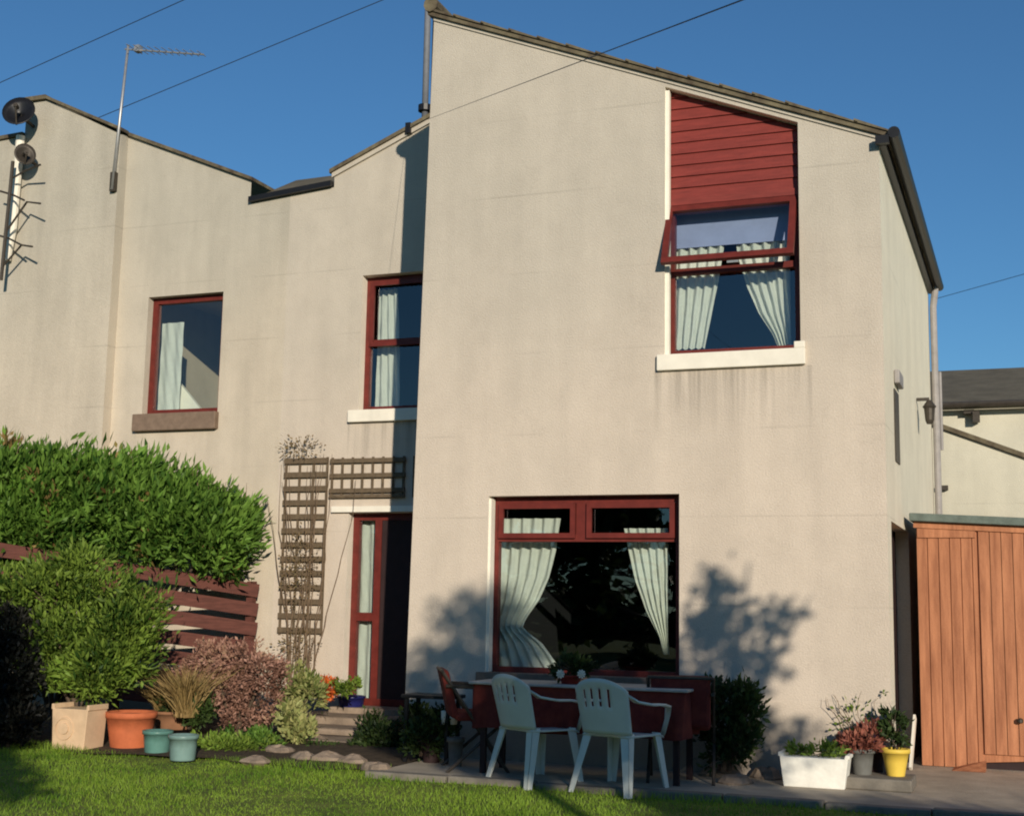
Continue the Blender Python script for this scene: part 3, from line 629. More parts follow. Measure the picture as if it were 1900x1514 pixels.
# trellis on the recessed wall
tr = thing('trellis', at(560, 1180, 1.95), 'weathered brown garden trellis left of the door with an arm over it', 'trellis')
tx0, tx1 = at(521, 1000, 1.95).x, at(602, 1000, 1.95).x; tz1 = at(520, 856, 1.95).z; tz0 = at(510, 1168, 1.95).z; txr = -1.0; tz2 = at(605, 935, 1.95).z
h = MB(); v = MB()
for i in range(13):
    z = tz0+(tz1-tz0)*i/12; h.box(tx0, tx1, 1.952, 1.972, z-.03, z+.03)
for i in range(4):
    xx = tx0+.015+(tx1-tx0-.03)*i/3; v.box(xx-.012, xx+.012, 1.973, 1.99, tz0-.05, tz1+.04)
for i in range(3):
    z = tz1-.165*i-.01; h.box(tx1+.03, txr, 1.952, 1.972, z-.024, z+.024)
for i in range(9):
    xx = tx1+.05+.125*i; v.box(xx-.012, xx+.012, 1.973, 1.99, tz1-.42, tz1+.03)
h.box(tx1+.03, txr, 1.952, 1.972, tz1-.42, tz1-.385)
h.build('rails', M['trellis'], tr); v.build('uprights', M['trellis'], tr)

def twigs(parent, name, base, n, spread, height, r, m, seed, lean=(0, 0, 0), seg=6):
    rg_ = random.Random(seed); mb = MB()
    for i in range(n):
        p = Vector(base)+Vector((rg_.uniform(-1, 1)*spread[0]*.3, rg_.uniform(-1, 1)*spread[1]*.3, 0)); pts = [p.copy()]
        d = Vector((rg_.uniform(-1, 1)*spread[0], rg_.uniform(-1, 1)*spread[1], height))/seg+Vector(lean)/seg
        for s in range(seg):
            p = p+d*rg_.uniform(.7, 1.2)+Vector((rg_.uniform(-.03, .03), rg_.uniform(-.015, .015), rg_.uniform(-.02, .02))); pts.append(p.copy())
        mb.tube(pts, [r*(1-.75*j/seg) for j in range(seg+1)], 5)
    return mb.build(name, m, parent)
cb = thing('climbing_plant', at(560, 1290, 1.88), 'dry bare climbing plant on the trellis left of the door', 'climber')
b0 = at(555, 1290, 1.88); twigs(cb, 'stems', (b0.x, 1.9, b0.z), 16, (.5, .03), 2.6, .009, M['twig'], 3, seg=12)
rng = np.random.default_rng(11)
q0 = at(555, 830, 1.9); q1 = at(555, 1200, 1.9); q2 = at(560, 1010, 1.9)
pts, d = blob_points([(q0.x, 1.9, q0.z, .30, .04, .14), (q1.x, 1.9, q1.z, .28, .05, .22), (q2.x, 1.9, q2.z-.3, .26, .04, .5)], 900, rng, .1)
leaves('leaves', pts, d+np.array([0, -.5, .2]), .035, .02, leaf_mat('dry_leaf', (.10, .075, .04), (.22, .18, .08)), cb, rng)

# ============================================================ fence and hedge at the left
FA = Vector((-2.72, 1.88, 0)); FB = Vector((-4.85, -.15, 0)); FC = Vector((-6.0, -1.25, 0))
fe = thing('fence', (FA+FB)/2, 'dark burgundy fence of spaced horizontal boards below the hedge', 'fence')
def ftop(t): return 1.68+.40*t
dirf = (FB-FA); Ln = dirf.length
for i in range(7):
    zoff = .115+i*.21
    p = FA+Vector((0, 0, ftop(0)-zoff)); q = FA+dirf*1.5+Vector((0, 0, ftop(1.5)-zoff*1.06))
    MB().bar(p, q, .022, .145).build('board', M['fence'], fe)
for t in (.02, .5, 1.0, 1.48):
    p = FA+dirf*t+Vector((-.05, .05, 0)); MB().bar(p, p+Vector((0, 0, ftop(t)-.02)), .08, .08).build('post', M['fence'], fe)

def bush(name, base, blobs, n, L, W, m, label, cat, seed, clump=.05, outward=(0, 0, .5), shell=.5, stem=None, group=None, curl=.25, part='foliage', stems=5, stemr=.02):
    t = thing(name, base, label, cat, group); rg_ = np.random.default_rng(seed)
    pts, d = blob_points(blobs, n, rg_, shell, clump); dd = d*.8+rg_.normal(size=(n, 3))*.45+np.array(outward)
    leaves(part, pts, dd, L, W, m, t, rg_, curl)
    st = MB(); rr = random.Random(seed); base = Vector(base)
    for b in blobs[:stems]:
        c = Vector(b[:3]); mid = base.lerp(c, .5)+Vector((rr.uniform(-.05, .05), rr.uniform(-.05, .05), 0)); s0 = base+Vector((rr.uniform(-.04, .04), rr.uniform(-.04, .04), 0))
        st.tube([s0, mid, c], [stemr, stemr*.7, stemr*.3], 6)
        for k in range(5):
            e = c+Vector((rr.uniform(-1, 1)*b[3], rr.uniform(-1, 1)*b[4], rr.uniform(-.4, 1)*b[5]))*.8; st.tube([mid.lerp(c, .6), e], [stemr*.4, stemr*.12], 5)
    st.build('stems', M['bark'] if stem is None else stem, t)
    return t
def P3(x, y, Y): p = at(x, y, Y); return (p.x, p.y, p.z)
hb = []
for (xx, yy, rx, rz, Y) in ((-20, 925, .75, .58, .35), (80, 928, .62, .56, .55), (160, 938, .60, .55, .8), (245, 950, .55, .52, 1.0), (320, 970, .5, .48, 1.2), (380, 985, .36, .38, 1.4), (420, 985, .22, .34, 1.5), (330, 945, .36, .26, 1.3), (415, 1015, .22, .24, 1.5), (80, 980, .5, .3, .6), (-130, 935, .8, .6, .2), (0, 1000, .5, .5, .6)):
    p = P3(xx, yy, Y); hb.append((*p, rx, .42, rz))
hedge_o = bush('hedge', (-4.6, .9, .1), hb, 34000, .13, .036, M['leaf_hedge'], 'tall thick green hedge with feathery top behind the burgundy fence', 'hedge', 21, .075, (.25, -.15, .75), .62, stems=8, stemr=.03)
rgh = np.random.default_rng(77); pts, d = blob_points(hb, 1500, rgh, .8, .06)
leaves('withered_leaves', pts, d+rgh.normal(size=(1500, 3))*.6+np.array([0, 0, .4]), .10, .035, leaf_mat('withered_leaf', (.10, .06, .02), (.28, .22, .07)), hedge_o, rgh)
rr = random.Random(12)
for b in hb[:8]:
    for k in range(4):
        p = Vector(b[:3])+Vector((rr.uniform(-1, 1)*b[3]*.8, rr.uniform(-.2, .2), b[5]*.75)); MB().tube([p, p+Vector((rr.uniform(-.08, .1), rr.uniform(-.05, .05), rr.uniform(.12, .3)))], [.006, .002], 5).build('twig', M['twig'], hedge_o)
# golden green shrub in front of the fence
sb = []
for (xx, yy, rx, rz, Y) in ((100, 1085, .40, .17, -.75), (190, 1095, .38, .16, -.6), (40, 1115, .42, .2, -.8), (130, 1165, .55, .3, -.7), (225, 1165, .34, .26, -.6), (90, 1210, .36, .28, -.8), (190, 1235, .36, .24, -.7), (262, 1130, .20, .16, -.5), (15, 1090, .3, .18, -.7), (150, 1262, .38, .15, -.7), (150, 1050, .22, .10, -.7), (250, 1215, .2, .22, -.5)):
    p = P3(xx, yy, Y); sb.append((*p, rx, .3, rz))
bush('shrub', P3(150, 1345, -.7), sb, 15000, .085, .026, M['leaf_gold'], 'big rounded golden green shrub rising above the cream trough', 'shrub', 31, .055, (.15, -.1, .6), .45)
# dark shrub at the far left edge
db = []
for (xx, yy, rx, rz) in ((5, 1180, .25, .25), (20, 1250, .28, .28), (0, 1320, .3, .25), (35, 1340, .2, .16)):
    db.append((*P3(xx, yy, -1.1), rx, .25, rz))
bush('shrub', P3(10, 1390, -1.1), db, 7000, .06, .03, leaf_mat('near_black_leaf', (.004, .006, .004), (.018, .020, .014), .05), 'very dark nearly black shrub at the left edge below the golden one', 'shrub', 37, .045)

# ============================================================ pots
def pot(name, c, r0_, r1, h, m, label, cat='pot', rim=.012, group=None, soil=True):
    t = thing(name, c, label, cat, group)
    MB().lathe(c, [(r0_, 0), (r0_*1.02, .01), ((r0_+r1)/2*1.02, h*.5), (r1, h*.84), (r1+rim, h*.84), (r1+rim, h), (r1-.01, h), (r1-.02, h-.03)], 28).build('body', m, t, True)
    MB().lathe((c[0], c[1], c[2]+h-.04), [(r1-.021, 0), (r1-.022, .012)], 20).build('soil', M['soil'], t)
    return t
Zg = .10
g1 = ground(95, 1388); g2 = ground(192, 1388)
# cream trough with round emblem
cx = (g1.x+g2.x)/2; cyy = g1.y+.12; wd = (g2.x-g1.x)/2
tt = thing('trough', (cx, cyy, Zg), 'cream stoneware trough with a round medallion under the golden shrub', 'trough')
b_ = MB(); z0, z1 = Zg-.01, at(100, 1302, cyy).z
b_.prism([(cx-wd*.88, z0), (cx+wd*.88, z0), (cx+wd, z1-.05), (cx+wd*1.06, z1-.05), (cx+wd*1.06, z1), (cx+wd*.93, z1), (cx+wd*.90, z1-.04), (cx-wd*.90, z1-.04), (cx-wd*.93, z1), (cx-wd*1.06, z1), (cx-wd*1.06, z1-.05), (cx-wd, z1-.05)], cyy-.14, cyy+.14); b_.build('body', M['cream_pot'], tt, bevel=.006)
med = MB(); mz = (z0+z1)/2-.01; ring = []
for (ra, rb_, yy0) in ((.10, .088, .012), (.05, .0, .014)):
    k = 28; n0 = len(med.v)
    for rr in (ra, max(rb_, .002)):
        for j in range(k): a = 2*math.pi*j/k; med.v.append((cx-.05+rr*math.cos(a), cyy-.14-yy0, mz+rr*math.sin(a)))
    for j in range(k): a = 2*math.pi*j/k; med.v.append((cx-.05+ra*math.cos(a)*1.04, cyy-.138, mz+ra*math.sin(a)*1.04))
    for j in range(k): j2 = (j+1) % k; med.f.append((n0+j, n0+j2, n0+k+j2, n0+k+j)); med.f.append((n0+2*k+j, n0+2*k+j2, n0+j2, n0+j))
med.build('medallion', M['cream_pot'], tt)
def potpx(name, xa, xb, ytop, ybot, m, label, cat='pot', Z=Zg, taper=.78, sink=.0):
    g = ground((xa+xb)/2, ybot, Z); pa = at(xa, ytop, g.y); pb = at(xb, ytop, g.y); r = (pb.x-pa.x)/2*.93; h = (pa.z+pb.z)/2-Z
    return pot(name, (g.x, g.y+r*.6, Z-.005), r*taper, r, h, m, label, cat), g, r, h
potpx('flower_pot', 184, 264, 1320, 1390, M['terra'], 'orange terracotta pot beside the cream trough', 'flower pot')
potpx('flower_pot', 258, 305, 1354, 1397, M['teal'], 'teal glazed pot, left of the teal pair on the lawn edge', 'flower pot', taper=.85)
potpx('flower_pot', 306, 353, 1362, 1410, M['teal2'], 'paler blue green pot, right of the teal pair on the lawn edge', 'flower pot', taper=.88)
potpx('flower_pot', 268, 352, 1318, 1352, M['brownpot'], 'shallow brown pot with straw coloured grass behind the teal pots', 'flower pot', Z=.22)
potpx('flower_pot', 621, 668, 1290, 1318, M['bluepot'], 'dark blue glazed pot on the step by the door', 'flower pot', Z=.32, taper=.85)
def grasses(name, base, n, h, sp, m, label, cat, seed, wdt=.006):
    t = thing(name, base, label, cat); rg_ = np.random.default_rng(seed)
    V = []; Fc = []
    b = np.array(base)[None]+np.concatenate([rg_.normal(size=(n, 2))*sp*.22, np.zeros((n, 1))], 1)
    dv = np.concatenate([rg_.normal(size=(n, 2))*sp, np.ones((n, 1))*h], 1)*(.6+.5*rg_.random((n, 1)))
    s = unit(np.cross(dv, rg_.normal(size=(n, 3))))*wdt
    mid = b+dv*.55; tip = b+dv*1.0; tip[:, :2] += dv[:, :2]*.4; tip[:, 2] -= .12*h*rg_.random(n)
    V = np.stack([b-s, b+s, mid+s*.8, mid-s*.8, tip], 1).reshape(-1, 3); o = np.arange(n)[:, None]*5
    F4 = np.concatenate([o+np.array([[0, 1, 2, 3]]), o+np.array([[3, 2, 4, 4]])], 0)
    me = MB(); me.v = [tuple(v) for v in V]; me.f = [tuple(f) if f[2] != f[3] else tuple(f[:3]) for f in F4.tolist()]
    me.build('blades', m, t); return t
p = ground(300, 1352, .22); gb = (at(305, 1330, p.y+.1))
grasses('ornamental_grass', (gb.x, gb.y, gb.z), 700, .36, .12, M['leaf_straw'], 'straw yellow ornamental grass behind the two teal pots', 'grass plant', 41)
grasses('ornamental_grass', P3(345, 1330, -.2), 500, .50, .16, M['leaf_straw'], 'taller tawny grass in front of the lowest fence boards', 'grass plant', 42)
# brown heather-like shrub
bb = []
for (xx, yy, rx, rz) in ((400, 1230, .25, .16), (455, 1230, .28, .18), (490, 1250, .18, .18), (430, 1285, .30, .18), (480, 1300, .22, .16), (370, 1250, .16, .14), (450, 1330, .22, .1)):
    bb.append((*P3(xx, yy, .2), rx, .22, rz))
bush('shrub', P3(440, 1370, .2), bb, 9000, .045, .020, M['leaf_brown'], 'faded brown flowering shrub right of the straw grass', 'shrub', 51, .03, (0, 0, .2))
bush('plant', P3(555, 1330, .9), [(*P3(545, 1265, .9), .16, .14, .18), (*P3(575, 1285, .9), .12, .12, .15), (*P3(540, 1300, .9), .2, .14, .1)], 1500, .06, .028, M['leaf_lime'], 'yellow green leafy plant under the dry climber', 'plant', 52, .03)
bush('plant', P3(540, 1385, .1), [(*P3(535, 1335, .1), .14, .12, .13), (*P3(555, 1355, .1), .15, .12, .09)], 1300, .065, .035, M['leaf_lime'], 'small bright green plant at the foot of the stone steps', 'plant', 53, .03)
bush('plant', P3(420, 1400, -.4), [(*P3(400, 1385, -.4), .35, .15, .07), (*P3(470, 1390, -.3), .3, .15, .07)], 2600, .05, .02, M['leaf_gold'], 'low green ground plants along the bed in front of the brown shrub', 'plant', 54, .03)
bush('plant', P3(605, 1305, 1.3), [(*P3(604, 1278, 1.3), .11, .1, .11)], 700, .04, .025, M['leaf_orange'], 'orange and red flowers beside the door', 'flowers', 55, .02)
bush('plant', P3(640, 1292, 1.3), [(*P3(645, 1272, 1.3), .10, .08, .09)], 420, .05, .025, M['leaf_gold'], 'small green plant in the dark blue pot', 'plant', 56, .02)
for i, (xx, yy, Y, r) in enumerate(((690, 1345, .7, .2), (720, 1385, .4, .2), (690, 1400, .1, .2))): pass
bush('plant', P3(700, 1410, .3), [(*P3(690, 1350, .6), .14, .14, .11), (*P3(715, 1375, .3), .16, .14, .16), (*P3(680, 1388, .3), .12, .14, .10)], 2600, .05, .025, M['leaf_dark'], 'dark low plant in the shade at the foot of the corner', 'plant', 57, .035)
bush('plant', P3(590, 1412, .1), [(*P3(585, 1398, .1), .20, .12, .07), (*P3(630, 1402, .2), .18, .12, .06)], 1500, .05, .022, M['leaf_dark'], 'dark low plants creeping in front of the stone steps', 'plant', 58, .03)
bush('plant', P3(500, 1400, -.1), [(*P3(490, 1382, -.1), .16, .12, .09), (*P3(450, 1372, 0), .16, .12, .08)], 1500, .055, .022, M['leaf_hedge'], 'mid green plant between the brown shrub and the edging stones', 'plant', 59, .03)
bush('plant', P3(350, 1350, -.1), [(*P3(365, 1318, -.1), .12, .12, .14), (*P3(330, 1300, .1), .12, .12, .12)], 1500, .055, .022, M['leaf_dark'], 'dark green plant between the straw grass and the brown shrub', 'plant', 60, .03)
# stone steps / rockery to the door
ss = thing('stone_steps', (-1.0, 1.0, .1), 'rough brown stone steps leading up to the door', 'steps')
MB().box(-1.95, -.75, 1.25, 1.98, .0, .30).build('step', M['stone'], ss, bevel=.03)
MB().box(-1.85, -.55, .80, 1.26, .0, .23).build('step', M['stone'], ss, bevel=.03)
MB().box(-1.60, -.45, .30, .81, .0, .17).build('step', M['stone'], ss, bevel=.03)
def rock(c, r, seed, label, group='stones edging the flower bed'):
    rr = random.Random(seed); mb = MB(); nu, nv = 12, 8
    ph = [rr.uniform(0, 6) for _ in range(6)]
    prof = []
    for i in range(nv+1):
        th = math.pi*i/nv
        for j in range(nu):
            a = 2*math.pi*j/nu; k = 1+.14*math.sin(2*a+ph[0])+.10*math.sin(3*a+ph[1]+th)+.08*math.cos(5*th+ph[2])
            mb.v.append((c[0]+r[0]*k*math.sin(th)*math.cos(a), c[1]+r[1]*k*math.sin(th)*math.sin(a), c[2]+r[2]*k*math.cos(th)))
    for i in range(nv):
        for j in range(nu): j2 = (j+1) % nu; mb.f.append((i*nu+j, (i+1)*nu+j, (i+1)*nu+j2, i*nu+j2))
    return tag(mb.build('stone', M['stone'], bevel=0), label, 'stone', group)
STL = ['half under the low green plants', 'below the small bright green plant', 'in front of the stone steps', 'second from the dark plant at the corner', 'rightmost of its row, touching the dark plant', 'farthest left of its row', 'against the lowest stone step']
for i, (xx, yy, rx, rz) in enumerate(((520, 1395, .14, .06), (565, 1405, .12, .05), (610, 1408, .16, .06), (655, 1412, .13, .055), (700, 1425, .14, .05), (475, 1412, .13, .045), (590, 1378, .13, .07))):
    g = ground(xx, yy, .12); rock((g.x, g.y, .12), (rx, .12, rz), 60+i, 'rough brown edging stone '+STL[i])

# ============================================================ table, chairs
def monobloc(label, loc, rot):
    t = thing('garden_chair', (0, 0, 0), label, 'chair', 'pale plastic garden chairs')
    pl = M['plastic']
    s = MB(); nx_, ny_ = 10, 8                       # dished seat with thickness
    def sp(u, v, dz=0): x_ = (u-.5)*(.46-.05*(1-v)); y_ = -.22+v*.45; return (x_, y_, .425-.018*math.sin(math.pi*u)*math.sin(math.pi*v)+(-.02 if v > .95 else 0)+dz)
    for dz in (0, -.014):
        for j in range(ny_+1):
            for i in range(nx_+1): s.v.append(sp(i/nx_, j/ny_, dz))
    N = (nx_+1)*(ny_+1)
    for j in range(ny_):
        for i in range(nx_):
            a = j*(nx_+1)+i; f = (a, a+1, a+nx_+2, a+nx_+1); s.f.append(f); s.f.append(tuple(k+N for k in f[::-1]))
    edge = [i for i in range(nx_+1)]+[j*(nx_+1)+nx_ for j in range(1, ny_+1)]+[ny_*(nx_+1)+i for i in range(nx_-1, -1, -1)]+[j*(nx_+1) for j in range(ny_-1, 0, -1)]
    for k in range(len(edge)): a, b = edge[k], edge[(k+1) % len(edge)]; s.f.append((a, a+N, b+N, b))
    s.build('seat', pl, t, True)
    b = MB(); nu, nv = 22, 12                         # curved back, slotted
    def bp(u, v, o=0):
        a = (u-.5)*2.1; rad = .25+.02*v; x_ = math.sin(a)*rad; y_ = -.20-.085*v-(math.cos(a)-.6)*.13+o*(-1)
        topz = .84-.10*abs(u-.5)**2*4*.9; z_ = .43+(topz-.43)*v; return (x_, y_, z_)
    idx = {}
    for o in (0, .010):
        for j in range(nv+1):
            for i in range(nu+1): idx[(o, i, j)] = len(b.v); b.v.append(bp(i/nu, j/nv, o))
    def solid(i, j): return not (6 <= j <= 9 and 5 <= i <= 16 and i % 3 == 2)
    for j in range(nv):
        for i in range(nu):
            if not solid(i, j): continue
            f = [(i, j), (i+1, j), (i+1, j+1), (i, j+1)]; b.f.append(tuple(idx[(0, *q)] for q in f)); b.f.append(tuple(idx[(.010, *q)] for q in f[::-1]))
            for (q, r_, di, dj) in ((f[0], f[1], 0, -1), (f[1], f[2], 1, 0), (f[2], f[3], 0, 1), (f[3], f[0], -1, 0)):
                ii, jj = i+di, j+dj
                if not (0 <= ii < nu and 0 <= jj < nv and solid(ii, jj)): b.f.append((idx[(0, *q)], idx[(.010, *q)], idx[(.010, *r_)], idx[(0, *r_)]))
    b.build('backrest', pl, t, True)
    for sx in (-1, 1):
        for (px_, py_, qx, qy, z1) in ((.215, .20, .265, .25, .43), (.20, -.21, .27, -.31, .44)):
            l = MB(); pts = [Vector((sx*px_, py_, z1)), Vector((sx*(px_+qx)/2, (py_+qy)/2, z1/2)), Vector((sx*qx, qy, 0))]
            for dd in (0, 1):                        # L-shaped leg: two thin tapered blades
                n = len(l.v)
                for i, p_ in enumerate(pts):
                    wd_ = (.075, .06, .045)[i]; th = .006
                    ax = Vector((wd_ if dd == 0 else th, th if dd == 0 else wd_*math.copysign(1, -py_), 0)); ax.x *= -sx
                    ay = Vector((-sx*(0 if dd == 0 else th*.0), 0, 0))
                    c_ = [p_, p_+Vector((ax.x, 0, 0)), p_+Vector((ax.x, ax.y, 0)), p_+Vector((0, ax.y, 0))]; l.v += [tuple(v_) for v_ in c_]
                for i in range(2):
                    for k in range(4): k2 = (k+1) % 4; l.f.append((n+i*4+k, n+i*4+k2, n+i*4+4+k2, n+i*4+4+k))
                l.f.append((n, n+1, n+2, n+3)); l.f.append((n+8, n+9, n+10, n+11))
            l.build('leg', pl, t)
        a = MB(); pth = [(sx*.215, -.27, .73), (sx*.26, -.20, .68), (sx*.29, -.05, .655), (sx*.295, .10, .65), (sx*.285, .20, .63), (sx*.25, .235, .55), (sx*.222, .22, .43)]
        n = 0; wds = [.03, .045, .055, .06, .055, .04, .04]
        for i, p_ in enumerate(pth):
            h_ = .012 if i < 5 else .02; w2 = wds[i]/2
            a.v += [(p_[0]-w2, p_[1], p_[2]-h_), (p_[0]+w2, p_[1], p_[2]-h_), (p_[0]+w2, p_[1]+(.0 if i < 5 else .02), p_[2]+h_*.4), (p_[0]-w2, p_[1]+(.0 if i < 5 else .02), p_[2]+h_*.4)]
        for i in range(len(pth)-1):
            for k in range(4): k2 = (k+1) % 4; a.f.append((i*4+k, i*4+k2, i*4+4+k2, i*4+4+k))
        a.f.append((0, 1, 2, 3)); a.f.append((24, 25, 26, 27)); a.build('armrest', pl, t, True)
    t.location = loc; t.rotation_euler = (0, 0, rot); return t
gA = ground(996, 1452, .1); gB = ground(1153, 1466, .1)
monobloc('pale plastic garden chair on the left, nearer the dark corner', (gA.x, gA.y, .095), R(-31))
monobloc('pale plastic garden chair on the right, nearer the dark shrub', (gB.x, gB.y, .095), R(-17))
ty = -.72; ta0, ta1 = at(893, 1262, ty), at(1292, 1275, ty); tz = .845
tb = thing('garden_table', ((ta0.x+ta1.x)/2, ty, .125), 'long pale topped garden table under the large window', 'table')
MB().box(ta0.x, ta1.x, ty-.28, ty+.28, tz-.022, tz).build('tabletop', mat('worn_tabletop', (.42, .40, .36), .6, .2, 6), tb, bevel=.008)
sk = MB(); ns_ = 120; loop = []
for (xa_, ya_, xb_, yb_) in ((ta0.x+.03, ty-.25, ta1.x-.03, ty-.25), (ta1.x-.03, ty-.25, ta1.x-.03, ty+.25), (ta1.x-.03, ty+.25, ta0.x+.03, ty+.25), (ta0.x+.03, ty+.25, ta0.x+.03, ty-.25)):
    kk = 60 if abs(xb_-xa_) > 1 else 18
    for i_ in range(kk): loop.append((xa_+(xb_-xa_)*i_/kk, ya_+(yb_-ya_)*i_/kk))
for lv, (z_, am) in enumerate(((tz-.024, 0), (tz-.12, .010), (tz-.26, .020), (tz-.37, .028))):
    for i_, (x_, y_) in enumerate(loop):
        w_ = math.sin(i_*.62+.8*math.sin(i_*.17))*am; cxm = (ta0.x+ta1.x)/2; sk.v.append((x_+(w_ if abs(x_-cxm) > .8 else 0), y_+(w_ if abs(y_-ty) > .2 else 0), z_+(.015*math.sin(i_*.2) if lv == 3 else 0)))
nl = len(loop)
for lv in range(3):
    for i_ in range(nl): j_ = (i_+1) % nl; sk.f.append((lv*nl+i_, lv*nl+j_, (lv+1)*nl+j_, (lv+1)*nl+i_))
sk.build('cloth_skirt', M['cushion'], tb, True)
for sx in (ta0.x+.09, ta1.x-.13):
    for yy in (ty-.23, ty+.19): MB().box(sx, sx+.045, yy+.01, yy+.05, .125, tz-.026).build('leg', M['darkpot'], tb)
def cushion_chair(label, x_, y_, rot, lean):
    t = thing('folding_chair', (0, 0, 0), label, 'chair', 'burgundy padded garden chairs at the table ends')
    MB().box(-.23, .23, -.22, .24, .40, .47).build('seat', M['cushion'], t, bevel=.03)
    b = MB(); b.box(-.23, .23, -.035, .035, 0, .40); b.v = [(a, b_-.22-c_*math.sin(lean), .42+c_*math.cos(lean)) for a, b_, c_ in b.v]; b.build('back_cushion', M['cushion'], t, bevel=.03)
    f = MB()
    for s in (-1, 1):
        f.tube([(s*.25, .22, 0), (s*.25, -.25-.36*math.sin(lean), .80)], .014, 7); f.tube([(s*.25, -.28, 0), (s*.25, .20, .42)], .014, 7); f.tube([(s*.25, .22, .66), (s*.25, -.30, .68)], .016, 7)
    f.tube([(-.25, -.25-.36*math.sin(lean), .80), (.25, -.25-.36*math.sin(lean), .80)], .014, 7)
    f.build('frame', M['darkmetal'], t); t.location = (x_, y_, .125); t.rotation_euler = (0, 0, rot); return t
cA = at(868, 1350, -.75); cB = at(1262, 1350, -.6)
cushion_chair('burgundy padded folding chair at the left end of the table', cA.x+.08, -.70, R(-62), .24)
cushion_chair('burgundy padded folding chair at the right end of the table', cB.x, -.55, R(12), .1)
# flower pot on table
fp = (at(1058, 1262, -.8)); pot('flower_pot', (fp.x, -.80, tz), .07, .10, .07, M['redpot'], 'small red flower pot on the garden table', 'flower pot')
table_plant = bush('plant', (fp.x, -.8, tz+.05), [(fp.x, -.8, tz+.13, .15, .09, .06)], 900, .05, .022, M['leaf_dark'], 'dark leafy plant with white flowers in the pot on the table', 'plant', 71, .02)
for xx, sd_lab in ((1040, 'left'), (1079, 'right')):
    fl = MB(); p = at(xx, 1250, -.91); k = 9
    for j in range(k):
        a = 2*math.pi*j/k; fl.quad((p.x, p.y-.012, p.z), (p.x+.03*math.cos(a-.3), p.y, p.z+.03*math.sin(a-.3)), (p.x+.038*math.cos(a), p.y-.006, p.z+.038*math.sin(a)), (p.x+.03*math.cos(a+.3), p.y, p.z+.03*math.sin(a+.3)))
    fl.build('flower', M['petal_w'], table_plant)

# black bench / barbecue beside the corner
bq = thing('bench', (.75, -.35, .125), 'black metal bench against the wall near the corner', 'bench')
pa, pb = at(762, 1285, -.35), at(852, 1292, -.35); zz = pa.z
MB().box(pa.x, pb.x+.02, -.55, -.25, zz-.03, zz).build('seat', M['black'], bq, bevel=.006)
for xx in (pa.x+.03, pb.x-.05):
    for yy in (-.53, -.30): MB().box(xx, xx+.03, yy, yy+.03, .125, zz-.031).build('leg', M['black'], bq)
for i, (xx, yy, ww, Y, mm, lb) in enumerate(((800, 1425, 40, -.45, 'darkpot', 'dark pot under the black bench'), (845, 1405, 30, -.6, 'greypot', 'grey pot between the bench and the burgundy chair'))):
    c = at(xx, yy, Y); r = ww/2*.0043; pot('flower_pot', (c.x, Y, .12), r*.8, r, .24, M[mm], lb, 'flower pot')
bush('plant', P3(790, 1400, -.45), [(*P3(785, 1370, -.5), .16, .1, .12), (*P3(820, 1350, -.45), .14, .1, .13), (*P3(770, 1335, -.4), .08, .08, .12)], 2400, .05, .025, M['leaf_dark'], 'dark leaves of the plants under the black bench', 'plant', 73, .03)
for xx, jl in ((826, 'left'), (842, 'right')):
    c = at(xx, 1330, -.5); tag(MB().lathe((c.x, -.5, zz+.001 if False else c.z-.06), [(.028, 0), (.034, .05), (.036, .11), (.030, .115)], 14).build('jar', M['white'], None, True), 'small white jar in the shade beside the bench, the '+jl+' one of two' , 'jar', 'white jars beside the bench')
# dark shrub right of table
ds = []
for (xx, yy, rx, rz) in ((1345, 1300, .12, .12), (1375, 1320, .14, .12), (1335, 1345, .16, .14), (1368, 1372, .16, .12), (1345, 1395, .14, .1), (1385, 1290, .06, .08), (1318, 1290, .05, .1)):
    ds.append((*P3(xx, yy, -.3), rx, .13, rz))
bush('shrub', P3(1350, 1430, -.3), ds, 3600, .06, .028, M['leaf_dark'], 'dark evergreen shrub against the wall right of the table', 'shrub', 74, .035)
# rough earth with stones at its foot
ST2 = ['at the left front', 'in the middle', 'nearest the white trough at the front', 'lowest and flattest', 'against the wall at the right', 'leftmost, near the table']
for i, (xx, yy, rx, rz) in enumerate(((1330, 1440, .15, .07), (1380, 1425, .14, .09), (1420, 1445, .12, .07), (1360, 1455, .14, .05), (1435, 1420, .10, .08), (1300, 1425, .12, .08))):
    g = ground(xx, yy, .13); rock((g.x, max(g.y, -.65)+.1, .14), (rx, .12, rz), 90+i, 'brown stone under the dark evergreen shrub, '+ST2[i], 'stones at the foot of the dark shrub')
# white trough
g1 = ground(1452, 1463, .125); g2 = ground(1572, 1461, .125); yq = (g1.y+g2.y)/2
tp = at(1446, 1400, yq); tq = at(1573, 1396, yq); zt = (tp.z+tq.z)/2
wt = thing('trough', ((tp.x+tq.x)/2, yq+.12, .125), 'chipped white rectangular planter trough on the paving by the wall', 'trough')
b = MB(); a0, a1 = tp.x, tq.x
b.prism([(a0+.03, .126), (a1-.03, .126), (a1, zt-.03), (a1+.012, zt-.03), (a1+.012, zt), (a1-.02, zt), (a1-.03, zt-.03), (a0+.03, zt-.03), (a0+.02, zt), (a0-.012, zt), (a0-.012, zt-.03), (a0, zt-.03)], yq, yq+.22); b.build('body', M['trough'], wt, bevel=.006)
bush('plant', ((a0+a1)/2, yq+.11, zt-.04), [(a0+.14, yq+.11, zt+.005, .10, .06, .02), (a1-.18, yq+.11, zt+.015, .12, .06, .03)], 420, .05, .02, M['leaf_gold'], 'sparse seedlings in the white trough', 'plant', 75, .02, stems=2, stemr=.006)
tag(MB().box(3.93, 4.42, -.46, -.004, .126, .215).build('stone_slab', M['kerb'], bevel=.012), 'low pale stone slab under the pots at the house corner', 'slab')
